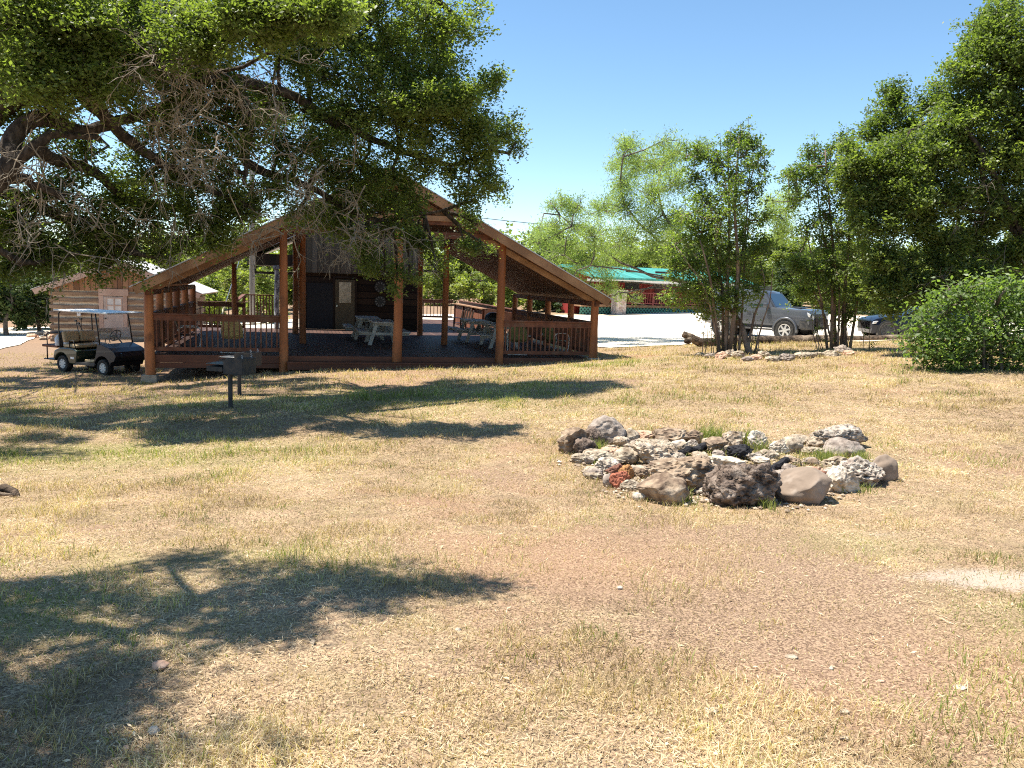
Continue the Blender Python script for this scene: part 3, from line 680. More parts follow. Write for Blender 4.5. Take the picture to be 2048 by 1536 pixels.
mb.build("log_courses", M_['cablog'], cabin, loc=CU)
gy = mid*slope
cp(MB().prism([(-.02, wT), (cw+.02, wT), (cw+.02, wT+.12), (mid, wT+.12+gy), (-.02, wT+.12)], .0, 5.0), "gable", M_['cabboard'])
rt = cp(MB().prism([(eL[0], eL[1]), (mid, rd[1]), (eR[0], eR[1]), (eR[0], eR[1]-.07), (mid, rd[1]-.08), (eL[0], eL[1]-.07)], -.40, 5.4), "roof", M_['pinkboard'])
MB().prism([(eL[0]-.06, eL[1]+.0), (mid, rd[1]+.035), (eR[0]+.06, eR[1]+.0), (eR[0]+.06, eR[1]-.028), (mid, rd[1]+.004), (eL[0]-.06, eL[1]-.028)], -.47, 5.45).build("metal_sheet", m_board("white roof sheet", (.50, .48, .45), (.64, .61, .57), (0, 1, 0), .3, .5, groove=(.5, .48, .46), gw=.05), rt)
for a, s in ((eL, 1), (eR, -1)):
    MB().prism([(a[0], a[1]-.03), (mid, rd[1]-.0), (mid, rd[1]-.26), (a[0]+.1*s, a[1]-.22)], -.455, -.41).build("bargeboard", M_['pinkboard'], rt, bevel=.004)
zdt = CF.xz(225, 593, 0)[1]; zdb = CF.xz(225, 680, 0)[1]; x0, x1 = CF.xz(208, 640, 0)[0], CF.xz(247, 640, 0)[0]
dr = cp(MB().box(x0, x1, -.03, .05, zdb, zdt), "door", m_plain("door paint pale grey", (.47, .38, .32), .7), bevel=.006)
q0, q1 = CF.xz(215, 620, 0)[0], CF.xz(243, 620, 0)[0]; w0, w1 = CF.xz(228, 624, 0)[1], CF.xz(228, 597, 0)[1]
wf = MB(); wf.box(q0, q1, -.05, -.034, w0-.04, w0).box(q0, q1, -.05, -.034, w1, w1+.04).box(q0-.04, q0, -.05, -.034, w0-.04, w1+.04).box(q1, q1+.04, -.05, -.034, w0-.04, w1+.04)
wf.box((q0+q1)/2-.025, (q0+q1)/2+.025, -.05, -.034, w0, w1).box(q0, q1, -.0505, -.0335, (w0+w1)/2-.025, (w0+w1)/2+.025); wf = wf.build("window", M_['pinkboard'], dr)
MB().box(q0, q1, -.0325, -.0305, w0, w1).build("pane", m_plain("curtained glass", (.62, .60, .57), .25, 0, .5), dr)
MB().at((x0+.07, -.06, zdb+.95)).lathe([(0, -.03), (.03, -.03), (.035, 0), (.03, .03)], 10, 'y').build("knob", M_['black'], dr)
for k, (za, zb) in enumerate(((.10, .42), (.50, .84))):
    MB().box(q0, q1, -.037, -.031, zdb+za, zdb+zb).build("door_panel", m_plain("door panel paint", (.44, .355, .30), .7), dr, bevel=.008)
xh0, xh1 = CF.xz(197, 583, 0)[0], CF.xz(257, 583, 0)[0]
fr = cp(MB().box(xh0, xh1, -.06, .05, zdt+.03, zdt+.33).box(dx0+.0, x0-.005, -.045, .05, zdb, zdt+.025).box(x1+.005, dx1, -.045, .05, zdb, zdt+.025), "door_frame", M_['pinkboard'], bevel=.006)
# birdhouse hanging on the cabin's front wall
bx, bz = CF.xz(158, 626, -.1); wx, wy = CF.w(bx, -.10)
b = thing("birdhouse", "tiny white birdhouse on the log cabin wall left of the door", "birdhouse", (wx, wy, bz-.12), R(13))
MB().prism([(-.07, 0), (.07, 0), (.07, .15), (0, .24), (-.07, .15)], -.06, .07).build("box", M_['white'], b)
MB().prism([(-.10, .135), (0, .265), (.10, .135), (.10, .15), (0, .285), (-.10, .15)], -.08, .07).build("roof", M_['chink'], b)
MB().at((0, -.062, .12)).lathe([(0, 0), (.022, 0), (.022, .004)], 10, 'y').build("entrance", M_['black'], b)
# ------------------------------------------------------------------ wheels
def wheel(parent, x, y, r, w, side, spokes, m_rim, rr=.62, name="wheel", dish=.05, sp_w=.055, m_back=None):
    """side: -1 outer face towards -y"""
    o = bpy.data.objects.new(name, None); COL.objects.link(o); o.parent = parent; o.location = (x, y, r); o.empty_display_size = .1
    h = w/2; q = rr*r
    MB().lathe([(q, -h*.8), (r*.86, -h), (r*.96, -h*.92), (r, -h*.6), (r, h*.6), (r*.96, h*.92), (r*.86, h), (q, h*.8), (q, -h*.8)], 36, 'y').build("tyre", M_['rubber'], o, smooth=True, angle=R(40))
    mb = MB(); yo = side*h
    mb.lathe([(q*1.0, yo*.78), (q*1.03, yo*.86), (q*.93, yo*.80), (q*.90, yo*.3)] if side < 0 else [(q*.90, yo*.3), (q*.93, yo*.80), (q*1.03, yo*.86), (q, yo*.78)], 32, 'y')
    for k in range(spokes):
        a = 2*math.pi*(k+.25)/spokes; ca, sa = math.cos(a), math.sin(a)
        mb.bar((ca*q*.12, yo*(.78-dish), sa*q*.12), (ca*q*.95, yo*.74, sa*q*.95), sp_w, .03, (0, 1, 0))
    mb.lathe([(0, yo*.86), (q*.2, yo*.84), (q*.24, yo*.6)] if side > 0 else [(q*.24, yo*.6), (q*.2, yo*.84), (0, yo*.86)], 16, 'y')
    mb.build("rim", m_rim, o, smooth=True, angle=R(30))
    MB().lathe([(0, yo*.25), (q*.92, yo*.25)], 24, 'y').build("brake", m_back or M_['black'], o)
    return o
def place(px, py, lx, ly, ang):
    p = GP(px, py); c, s = math.cos(ang), math.sin(ang)
    return (p[0]-(c*lx-s*ly), p[1]-(s*lx+c*ly), p[2])

# ------------------------------------------------------------------ golf cart
ang = R(-26); loc = place(131, 743, 0, -.44, ang)
cart = thing("golf_cart", "dark green golf cart with tan seat and white roof parked beside the lodge", "golf cart", loc, ang)
M_['cart'] = m_plain("dark green cart body", (.016, .030, .018), .3, 0, .5, .4); M_['cowl'] = m_plain("dark blue black cowl", (.010, .013, .02), .42, 0, .35, .15)
M_['tan'] = m_noise("tan vinyl", (.40, .30, .17), (.50, .38, .23), 8, .55)
def arch(cx, cz, r, a0, a1, n=9): return [(cx+r*math.cos(R(a0+(a1-a0)*i/(n-1))), cz+r*math.sin(R(a0+(a1-a0)*i/(n-1)))) for i in range(n)]
poly = [(-.36, .40)]+arch(0, .24, .31, 168, 12)+[(.33, .26), (.62, .26), (.68, .64), (.50, .70), (-.05, .70), (-.30, .60)]
MB().prism(poly, -.56, .56).build("rear_body", M_['cart'], cart, bevel=.03)
MB().box(.60, 1.42, -.55, .55, .27, .33).box(.62, 1.40, -.57, -.545, .26, .31).build("floor_plate", M_['black'], cart)
poly = [(1.34, .29)]+arch(1.68, .24, .32, 172, 8)+[(2.03, .40), (2.16, .44), (2.24, .58), (2.16, .70), (1.95, .80), (1.62, .89), (1.50, .88), (1.43, .60)]
MB().prism(poly, -.54, .54).build("cowl", M_['cowl'], cart, bevel=.05)
for s in (-1, 1): MB().at((2.19, s*.36, .60)).lathe([(0, .0), (.07, 0), (.07, .03)], 14, 'y').build("headlight", M_['glass'], cart)
MB().box(.02, .60, -.50, .50, .71, .80).build("seat", M_['tan'], cart, bevel=.03)
bk = MB().at((.02, -.26, 1.0), 0, R(-12)).box(-.05, .06, -.25, .245, -.16, .16).at((.02, .26, 1.0), 0, R(-12)).box(-.05, .06, -.245, .25, -.16, .16).build("backrest", M_['tan'], cart, bevel=.05)
MB().box(.78, 1.15, -.40, .2, .335, .40).build("floor_tray", M_['tan'], cart, bevel=.01)
MB().box(-.18, -.05, -.5, .5, .74, 1.14).build("bag_well", M_['black'], cart, bevel=.04)
rf = MB().box(-.28, 1.98, -.57, .57, 1.72, 1.77).build("roof", M_['white'], cart, bevel=.022)
for y in (-.53, .53):
    MB().tube([(-.06, y, .70), (-.10, y, 1.2), (-.10, y*.98, 1.66), (-.04, y*.97, 1.72)], .019, 8).build("roof_post", M_['black'], cart, smooth=True)
    MB().tube([(1.60, y, .86), (1.52, y, 1.3), (1.44, y*.98, 1.72)], .019, 8).build("roof_post", M_['black'], cart, smooth=True)
mg, nt, nd, lk = new_mat("clear windshield"); b_ = principled(nt, (.75, .75, .72), .15, 0, .5); b_.inputs['Transmission Weight'].default_value = .75; b_.inputs['IOR'].default_value = 1.05
MB().add([(1.60, -.50, .90), (1.60, .50, .90), (1.51, .50, 1.32), (1.51, -.50, 1.32)], [[0, 1, 2, 3]]).build("windshield", mg, cart)
MB().tube([(1.50, .27, .86), (1.22, .27, 1.06)], .02, 8).build("steering_column", M_['black'], cart)
pts = [(1.20+.075*math.cos(a), .27+.17*math.sin(a), 1.07+.155*math.cos(a)) for a in np.linspace(0, 2*math.pi, 19)]
MB().tube(pts, .016, 7, False).bar(pts[0], pts[9], .03, .02).bar(pts[4], pts[13], .03, .02).build("steering_wheel", M_['black'], cart, smooth=True)
MB().tube([(.34, -.53, .72), (.36, -.55, .92), (.52, -.55, .93), (.60, -.53, .72)], .014, 7).tube([(.34, .53, .72), (.36, .55, .92), (.52, .55, .93), (.60, .53, .72)], .014, 7).build("hip_rail", M_['black'], cart, smooth=True)
mb = MB()
for y in (-.42, .42): mb.tube([(-.25, y, .72), (-.78, y, .72), (-.80, y, 1.02), (-.72, y, 1.09), (-.2, y, 1.09)], .016, 7).tube([(-.80, y, .72), (-.80, y, .30)], .018, 7)
mb.tube([(-.80, -.42, .72), (-.80, .42, .72)], .016, 7).tube([(-.76, -.42, 1.08), (-.76, .42, 1.08)], .016, 7); mb.build("rear_rack", M_['black'], cart, smooth=True)
MB().box(-.98, -.30, -.46, .46, .66, .73).build("rear_seat", M_['rail'], cart, bevel=.02)
MB().box(-1.0, -.45, -.40, .40, .285, .315).build("footplate", M_['black'], cart, bevel=.008)
m_jug = m_plain("pale jug plastic", (.60, .63, .68), .35)
for y, xx in ((-.36, -.30), (-.30, -.02)):
    MB().at((xx, y-.06, .73)).lathe([(0, 0), (.085, 0), (.09, .03), (.09, .2), (.04, .27), (.03, .31), (0, .31)], 14).build("jug", m_jug, cart, smooth=True, angle=R(40))
mb = MB()
for k, (dx, dz) in enumerate(((-.10, .30), (.02, .36), (-.2, .22))): mb.tube([(-.12, .1+k*.08, 1.1), (-.12+dx, .1+k*.08, 1.1+dz)], .012, 6).box(-.12+dx-.05, -.12+dx+.03, .08+k*.08, .12+k*.08, 1.1+dz, 1.1+dz+.05)
mb.build("golf_clubs", M_['black'], cart)
MB().box(.40, .55, -.565, -.56, .40, .46).build("number_plate", M_['white'], cart)
m_hub = m_plain("white wheel disc", (.55, .54, .50), .45)
for x in (0, 1.68):
    for y, s in ((-.44, -1), (.44, 1)): wheel(cart, x, y, .235, .2, s, 8, m_hub, .56, sp_w=.05, m_back=m_plain("hub shade grey", (.2, .19, .17), .6))

# ------------------------------------------------------------------ grey off-roader
ang = R(-43); loc = place(1571, 680, 1.42, -.80, ang)
suv = thing("parked_car", "dusty grey off road car with a roof rack parked behind the fallen log", "car", loc, ang, "cars parked on the gravel lot")
M_['grey'] = m_plain("dusty grey paint", (.075, .08, .094), .36, .25, .5, .6, .08, 1.5); M_['dkplastic'] = m_noise("dusty dark plastic", (.035, .035, .038), (.075, .07, .066), 12, .7)
M_['carglass'] = m_plain("car glass", (.015, .03, .035), .03, 0, 1.0, 1.0); M_['lamp'] = m_plain("lamp lens", (.62, .62, .62), .08, .2, .8, .8)
def sec(x, w, zb, zt, crown=.03, tuck=.93): return [(x, 0, zb), (x, w*.82, zb), (x, w*.97, zb+.12), (x, w, zb+.34), (x, w*.995, zt-.24), (x, w*.97, zt-.08), (x, w*tuck, zt), (x, w*.5, zt+crown*.8), (x, 0, zt+crown)]
MB().loft([sec(2.40, .80, .62, 1.02, .01), sec(2.37, .90, .50, 1.09), sec(2.24, .94, .46, 1.12), sec(1.9, .955, .44, 1.12), sec(1.3, .955, .42, 1.15, .035), sec(.85, .955, .40, 1.165), sec(0, .955, .40, 1.15), sec(-1.2, .955, .40, 1.16), sec(-2.1, .95, .44, 1.17), sec(-2.34, .90, .50, 1.15), sec(-2.40, .82, .58, 1.08)]).build("body", M_['grey'], suv, smooth=True, angle=R(38))
def ring(z, xf, xr, w, c): return [(xf, w-c, z), (xf-c*1.2, w, z), ((xf+xr)/2, w+.01, z), (xr+c, w, z), (xr, w-c, z), (xr-.02, 0, z), (xr, -w+c, z), (xr+c, -w, z), ((xf+xr)/2, -w-.01, z), (xf-c*1.2, -w, z), (xf, -w+c, z), (xf+.06, 0, z)]
rs = [ring(1.10, .88, -2.34, .91, .07), ring(1.35, .66, -2.30, .865, .07), ring(1.60, .44, -2.24, .80, .07), ring(1.72, .33, -2.18, .75, .09), ring(1.775, .12, -2.05, .66, .12), ring(1.79, -.4, -1.8, .40, .1)]
vs = [p for r_ in rs for p in r_]; fs = [[i*12+j, i*12+(j+1) % 12, (i+1)*12+(j+1) % 12, (i+1)*12+j][::-1] for i in range(5) for j in range(12)]+[[60+j for j in range(12)][::-1]]
MB().add(vs, fs).build("cabin", M_['grey'], suv, smooth=True, angle=R(35))
def side_pt(x, z, s): w = .91+(z-1.10)/.62*(-.16) + .016; return (x, s*w, z)
for s in (-1, 1):
    for x0, x1, t0, t1 in ((.58, -.28, .24, -.28), (-.36, -1.20, -.36, -1.16), (-1.28, -2.02, -1.24, -1.90)):
        q = [side_pt(x0, 1.19, s), side_pt(x1, 1.19, s), side_pt(t1, 1.62, s), side_pt(t0, 1.62, s)]
        MB().add(q, [[0, 1, 2, 3] if s < 0 else [3, 2, 1, 0]]).build("side_window", M_['carglass'], suv)
fw = lambda z: .88-(z-1.10)/.62*.55+.075
MB().add([(fw(1.18), -.74, 1.19), (fw(1.18), .74, 1.19), (fw(1.66), .58, 1.665), (fw(1.66), -.58, 1.665)], [[0, 1, 2, 3]]).build("windshield", M_['carglass'], suv)
for s in (-1, 1): MB().bar((fw(1.15)-.03, s*.80, 1.16), (fw(1.68)-.05, s*.65, 1.69), .07, .05).build("windscreen_pillar", M_['grey'], suv)
MB().box(1.2, 1.75, -.30, .30, 1.175, 1.205).build("hood_scoop", M_['grey'], suv, bevel=.02)
mb = MB(); mb.box(2.30, 2.415, -.60, .60, .70, .98); mb.build("grille", M_['black'], suv, bevel=.02)
MB().box(2.405, 2.425, -.42, .42, .80, .84).box(2.405, 2.425, -.42, .42, .90, .93).build("grille_bar", M_['dkplastic'], suv)
for s in (-1, 1):
    MB().prism([(2.00, .93), (2.38, .86), (2.40, .98), (2.28, 1.05), (2.02, 1.05)], s*.70 if s > 0 else -.905, .905 if s > 0 else -.70).build("headlight", M_['lamp'], suv, bevel=.03)
    MB().prism([(2.36, .58), (2.45, .60), (2.44, .92), (2.38, .98)], s*.60 if s > 0 else -.74, .74 if s > 0 else -.60).build("grille_bracket", M_['white'], suv, bevel=.02)
    MB().at((2.36, s*.72, .62)).lathe([(0, -.02), (.07, -.02), (.08, .03)], 14, 'y').build("fog_lamp", M_['lamp'], suv)
    MB().box(.50, .68, min(s*.93, s*1.12), max(s*.93, s*1.12), 1.17, 1.32).build("mirror", M_['grey'], suv, bevel=.04)
    MB().box(-1.0, .95, min(s*.86, s*1.0), max(s*.86, s*1.0), .36, .43).build("running_board", M_['dkplastic'], suv, bevel=.02)
    for dx in (-.18, -1.1): MB().box(dx-.10, dx+.10, min(s*.955, s*.985), max(s*.955, s*.985), .955, .985).build("door_handle", M_['dkplastic'], suv, bevel=.008)
    for cx in (1.42, -1.37):
        MB().at((cx, s*.944, .40)).lathe([(0, s*.016), (.475, s*.016), (.475, -s*.2)] if s < 0 else [(.475, -.2), (.475, .016), (0, .016)], 28, 'y').build("arch_shade_disc", M_['black'], suv)  # black disc on the body side paints the shaded gap round the wheel
        pts = [(cx+.49*math.cos(R(a)), s*.965, .40+.49*math.sin(R(a))) for a in np.linspace(-8, 188, 16)]
        MB().tube(pts, .045, 8).build("wheel_flare", M_['grey'], suv, smooth=True)
MB().loft([sec(2.47, .62, .46, .66, .0), sec(2.42, .84, .42, .70, .0), sec(2.2, .96, .40, .72, 0), sec(2.02, .97, .40, .68, 0)]).build("front_bumper", M_['dkplastic'], suv, smooth=True, angle=R(35))
MB().box(2.455, 2.478, -.26, .26, .52, .64).build("number_plate", M_['dkplastic'], suv)
mb = MB()
for s in (-1, 1): mb.tube([(.0, s*.60, 1.79), (-.05, s*.60, 1.86), (-1.75, s*.60, 1.86), (-1.82, s*.60, 1.78)], .02, 8)
for xx in (-.2, -.6, -1.0, -1.4): mb.box(xx-.03, xx+.03, -.62, .62, 1.87, 1.90)
mb.box(.0, .05, -.55, .55, 1.80, 1.93); mb.build("roof_rack", M_['black'], suv)
for x in (1.42, -1.37):
    for s in (-1, 1): wheel(suv, x, s*.865, .395, .265, s, 6, M_['alloy'], .62, sp_w=.075)

for o in suv.children:
    if o.name.split('.')[0] not in ('wheel', 'arch_shade_disc', 'wheel_flare', 'running_board'): o.scale = (1, 1, 1.10)

# ------------------------------------------------------------------ dark blue coupe behind the bush
ang = R(176); loc = place(1771, 678.5, 1.38, .78, ang)
car = thing("parked_car", "dark blue low coupe half hidden behind the green bush", "car", loc, ang, "cars parked on the gravel lot")
M_['blue'] = m_plain("dark blue paint", (.004, .006, .016), .28, 0, .25, .22, .05); M_['dirtblue'] = m_plain("dusty sill paint", (.03, .024, .022), .4)
MB().loft([sec(1.98, .70, .34, .60, .01), sec(1.95, .86, .22, .70), sec(1.80, .92, .20, .79), sec(1.4, .94, .20, .87, .05), sec(.75, .94, .20, .93, .06), sec(0, .95, .20, .95), sec(-1.3, .95, .20, 1.0), sec(-2.1, .92, .24, 1.02), sec(-2.35, .84, .34, .96)]).build("body", M_['blue'], car, smooth=True, angle=R(40))
rs = [ring(.88, .85, -1.9, .82, .10), ring(1.08, .42, -1.6, .76, .10), ring(1.27, .0, -1.25, .66, .12), ring(1.34, -.25, -.95, .50, .12)]
vs = [p for r_ in rs for p in r_]; fs = [[i*12+j, i*12+(j+1) % 12, (i+1)*12+(j+1) % 12, (i+1)*12+j][::-1] for i in range(3) for j in range(12)]+[[36+j for j in range(12)][::-1]]
MB().add(vs, fs).build("cabin", M_['carglass'], car, smooth=True, angle=R(35))
MB().box(-.9, .95, -.955, .955, .20, .30).build("sill", M_['dirtblue'], car, bevel=.02)
for s in (-1, 1):
    MB().bar((.86, s*.80, .90), (.0, s*.66, 1.28), .06, .05).build("windscreen_pillar", M_['blue'], car)
    MB().box(.45, .60, min(s*.86, s*1.02), max(s*.86, s*1.02), .96, 1.07).build("mirror", M_['blue'], car, bevel=.03)
    MB().prism([(1.72, .62), (1.955, .58), (1.93, .68), (1.75, .72)], min(s*.72, s*.90), max(s*.72, s*.90)).build("headlight", M_['lamp'], car, bevel=.02)
    for cx in (1.38, -1.4): MB().at((cx, s*.925, .345)).lathe([(0, s*.022), (.40, s*.022), (.40, -s*.2)] if s < 0 else [(.40, -.2), (.40, .022), (0, .022)], 28, 'y').build("arch_shade_disc", M_['black'], car)  # flat black disc in place of a shaded arch opening
m_dark_rim = m_plain("dark alloy", (.07, .07, .075), .3, .7)
for x in (1.38, -1.4):
    for s in (-1, 1): wheel(car, x, s*.85, .345, .26, s, 10, m_dark_rim, .74, sp_w=.035, m_back=m_plain("brake disc", (.16, .15, .14), .4, .6))

# ------------------------------------------------------------------ red cabin with teal roof beyond the lot
p0 = GP(1237, 629); RF = Frame(p0, R(24)); z0 = p0[2]-.1
red = thing("red_cabin", "long red cabin with a teal metal roof, front porch and green lattice skirting", "cabin", (p0[0], p0[1], z0), R(24))
RU = (0, 0, -z0)
def rp_(mb, name, mat, parent=None, **k): return mb.build(name, mat, parent or red, loc=None if parent else RU, **k)
zdk = RF.xz(1300, 611, .3)[1]; zrl = RF.xz(1310, 586, .3)[1]; zev = RF.xz(1320, 558, -.4)[1]; zrd = RF.xz(1290, 535, 3.2)[1]
xl, xr = -2.3, RF.xz(1480, 611, .3)[0]
m_red = m_board("red painted boards", (.24, .028, .024), (.36, .05, .042), (1, 0, 0), .25, .7, groove=(.10, .012, .01)); m_teal = m_board("teal metal roof", (.05, .25, .20), (.08, .34, .28), (1, 0, 0), .4, .45, groove=(.03, .2, .17))
m_lat, nt, nd, lk = new_mat("green lattice"); v_ = texco(nt)
sx = nd.new('ShaderNodeSeparateXYZ'); lk.new(v_, sx.inputs[0]); fr_ = lambda a: math_n(nt, 'ABSOLUTE', math_n(nt, 'SUBTRACT', math_n(nt, 'FRACT', math_n(nt, 'MULTIPLY', a, 4.5)), .5))
l1 = fr_(math_n(nt, 'ADD', sx.outputs[0], sx.outputs[2])); l2 = fr_(math_n(nt, 'SUBTRACT', sx.outputs[0], sx.outputs[2]))
mk = math_n(nt, 'MINIMUM', ramp(nt, l1, .15, .22), ramp(nt, l2, .15, .22)); principled(nt, mixc(nt, mk, (.07, .23, .17), (.008, .022, .02)), .7)
rp_(MB().box(xl, xr, .35, 1.9, zdk-.14, zdk), "porch_deck", M_['bargeboard'])
rp_(MB().box(xl, xr, .42, .46, z0-.2, zdk-.145), "lattice_skirt", m_lat)
rp_(MB().box(xl, xr, 1.9, 7.5, z0-.2, zev+.15), "wall", m_red)
rfp = rp_(MB().add([(xl+.5, -.35, zev), (xr+.4, -.35, zev), (xr+.4, 4.0, zrd), (xl+.5, 4.0, zrd), (xl+.5, 8.2, zev), (xr+.4, 8.2, zev),
    (xl+.5, -.35, zev-.12), (xr+.4, -.35, zev-.12), (xr+.4, 4.0, zrd-.12), (xl+.5, 4.0, zrd-.12), (xl+.5, 8.2, zev-.12), (xr+.4, 8.2, zev-.12)],
    [[0, 1, 2, 3], [3, 2, 5, 4], [7, 6, 9, 8], [8, 9, 10, 11], [6, 7, 1, 0], [11, 10, 4, 5], [6, 0, 3, 9], [9, 3, 4, 10], [1, 7, 8, 2], [2, 8, 11, 5]]), "roof", m_teal)
rp_(MB().box(xl, xr, -.30, -.26, zev-.26, zev-.125), "porch_fascia", M_['white'])
mb = MB(); mb.box(xl, xr, .36, .46, zrl-.05, zrl); mb.box(xl, xr, .38, .43, zdk+.08, zdk+.14)
x = xl
while x < xr: mb.box(x, x+.035, .39, .42, zdk+.14, zrl-.05); x += .16
x = xl
while x < xr: mb.box(x, x+.10, .36, .45, zdk, zrl+.02); x += 2.4
rp_(mb, "porch_railing", m_plain("red rail paint", (.27, .06, .05), .7))
for x in (-2.6, 3.2, 6.6, 10): 
    if x < xr: rp_(MB().box(x, x+.14, .36, .48, zrl+.02, zev), "porch_post", m_red)
for x in (1.5, 6.0):
    w_ = rp_(MB().box(x, x+1.0, 1.86, 1.895, zdk+.9, zdk+2.0), "window", M_['dkplastic'])
rp_(MB().box(3.6, 4.55, 1.85, 1.895, zdk, zdk+2.05), "door", m_plain("maroon door paint", (.13, .02, .018), .6))
zpt = RF.xz(1237, 583, 0)[1]; pw = RF.xz(1246.5, 620, 0)[0]-RF.xz(1227, 620, 0)[0]
px_ = RF.xz(1227, 620, 0)[0]; wx, wy = RF.w(px_+pw/2, 0)
pl = thing("stone_pillar", "square pale stone pillar in front of the red cabin", "pillar", (wx, wy, z0), R(24))
m_stone = m_noise("pale pillar stone", (.50, .40, .33), (.70, .62, .55), 7, .9, bump=.8, bd=.04, c3=(.42, .30, .24), s3=4)
MB().box(-pw/2, pw/2, -pw/2, pw/2, 0, zpt-z0).build("shaft", m_stone, pl, bevel=.03)
MB().box(-pw/2-.05, pw/2+.05, -pw/2-.05, pw/2+.05, zpt-z0+.002, zpt-z0+.1).build("cap_stone", m_stone, pl, bevel=.02)

# ------------------------------------------------------------------ utility pole, wires
q = P(505, 640, 46); gz = g(q[0], q[1]); pz = P(505, 330, 46)[2]
pole = thing("utility_pole", "grey wooden utility pole with a can transformer behind the lodge roof", "utility pole", (q[0], q[1], gz))
m_pole = m_noise("grey pole wood", (.16, .14, .12), (.28, .25, .22), 4, .9, (1, 1, .1))
MB().tube([(0, 0, -.3), (0, 0, pz-gz)], [.17, .12], 12).build("pole", m_pole, pole, smooth=True, angle=R(40))
tz = P(505, 422, 46)[2]-gz
MB().at((.32, -.05, tz-.3)).lathe([(0, 0), (.2, 0), (.2, .62), (.15, .68), (0, .7)], 16).build("transformer", m_plain("transformer grey", (.40, .41, .42), .5), pole, smooth=True, angle=R(40))
MB().box(-.9, .9, -.06, .06, pz-gz-.5, pz-gz-.38).build("crossarm", m_pole, pole)
a, b = P(431, 642, 40), P(474, 520, 43); b = b + (b-a)*1.6
gw_ = thing("guy_wire", "slanting guy wire with a pale yellow sleeve behind the left deck", "guy wire", (a[0], a[1], g(a[0], a[1])))
la = Vector((0, 0, 0)); lb = Vector(b)-Vector((a[0], a[1], g(a[0], a[1])))
MB().tube([la, lb], .018, 6).build("cable", M_['steel'], gw_); MB().tube([la+(lb-la)*.0, la+(lb-la)*.17], .055, 8).build("sleeve", m_plain("pale yellow plastic", (.62, .58, .36), .5), gw_)
def wire(p, q_, sag, r, label):
    p, q_ = Vector(p), Vector(q_); pts = [p.lerp(q_, i/24)-Vector((0, 0, sag*4*(i/24)*(1-i/24))) for i in range(25)]
    o = MB().tube([x_-p for x_ in pts], r, 5).build("power_line", M_['black'], None); o.location = p; return tag(o, label, "wire", "overhead wires")
wire(P(505, 437, 46), P(1700, 500, 60), .9, .018, "thin overhead wire running from the utility pole behind the lodge roof")
wire(P(700, 400, 55), P(1560, 470, 62), .6, .022, "thin overhead wire crossing the sky right of the lodge roof")

# ------------------------------------------------------------------ fallen log
pix = [(1366, 668, 26.2), (1384, 676, 26.2), (1402, 686, 26.2), (1425, 689, 26.3), (1447, 680, 26.6), (1480, 676, 26.8), (1520, 674, 27.0), (1560, 679.5, 27.2), (1600, 679, 27.4), (1640, 679, 27.6), (1690, 680.5, 27.8), (1745, 680.5, 28.0), (1790, 676.5, 28.2), (1860, 674, 28.5)]
pts = []
for a, b, dpt in pix: pts.append(P(a, b, dpt))
base = (pts[7][0], pts[7][1], g(pts[7][0], pts[7][1])); m_bark = m_noise("rough log bark", (.035, .024, .016), (.15, .105, .07), 7, .95, (1, 1, 1), .9, .04, c3=(.30, .23, .16), s3=2)
for i, p in enumerate(pts):
    gz = g(p[0], p[1])
    if i >= 4: p[2] = gz + [.0, .0, .0, .0, .16, .12, .09, .07, .07, .07, .06, .06, .07, .07][i]
    elif i >= 2: p[2] = max(p[2], gz+.12)
log = thing("fallen_log", "long crooked fallen log lying along the edge of the gravel lot", "log", base)
mb = MB(); loc_ = [Vector(p)-Vector(base) for p in pts]
fine = []; rr_ = []
R0 = [.10, .13, .15, .16, .16, .16, .16, .165, .165, .16, .14, .125, .12, .10]
for i in range(len(loc_)-1):
    for k in range(4): f = k/4; fine.append(loc_[i].lerp(loc_[i+1], f)); rr_.append((R0[i]*(1-f)+R0[i+1]*f)*rnd.uniform(.92, 1.08))
mb.tube(fine, rr_, 14, jit=.14).build("trunk", m_bark, log, smooth=True)
MB().tube([loc_[1]+Vector((-.02, 0, -.02)), loc_[1]+Vector((-.16, -.12, -.10)), loc_[1]+Vector((-.22, -.2, -.09))], [.11, .10, .085], 12, jit=.1).build("branch_stub", m_bark, log, smooth=True)

# ------------------------------------------------------------------ rocks
import bmesh
def rock_mat(name, top, dark, sc=9, c3=None, bump=.8):
    return m_noise(name, dark, top, sc, .92, bump=bump, bd=.02, spec=.2, lo=.3, hi=.62, c3=c3, s3=6)
RM = {
 'grey': rock_mat("grey boulder stone", (.37, .305, .25), (.15, .115, .092), 9, (.27, .225, .19)),
 'tan': rock_mat("tan limestone", (.50, .41, .31), (.22, .155, .10), 8, (.30, .25, .20)),
 'brown': rock_mat("brown rock", (.34, .25, .17), (.10, .065, .045), 7, (.42, .34, .25)),
 'dark': rock_mat("dark pitted rock", (.21, .155, .12), (.045, .03, .022), 16, (.34, .27, .215), 1.),
 'smooth': rock_mat("smooth brown grey stone", (.27, .205, .155), (.20, .15, .112), 4, (.31, .25, .20), .35),
 'white': rock_mat("white limestone", (.60, .53, .43), (.28, .215, .155), 9),
 'cream': rock_mat("cream rough limestone", (.48, .395, .29), (.17, .125, .085), 10, (.30, .26, .20)),
 'red': rock_mat("brick red rock", (.40, .14, .08), (.24, .085, .055), 5),
 'orange': rock_mat("orange brown rock", (.48, .25, .10), (.26, .12, .05), 6),
 'maroon': rock_mat("dark red brown rock", (.27, .135, .09), (.12, .055, .04), 7),
 'pink': rock_mat("pinkish tan rock", (.60, .40, .28), (.38, .22, .14), 6),
 'lichen': rock_mat("lichen speckled grey rock", (.50, .43, .35), (.12, .09, .07), 18, (.34, .27, .22)),
 'char': rock_mat("charcoal", (.035, .033, .035), (.008, .008, .009), 14),
}
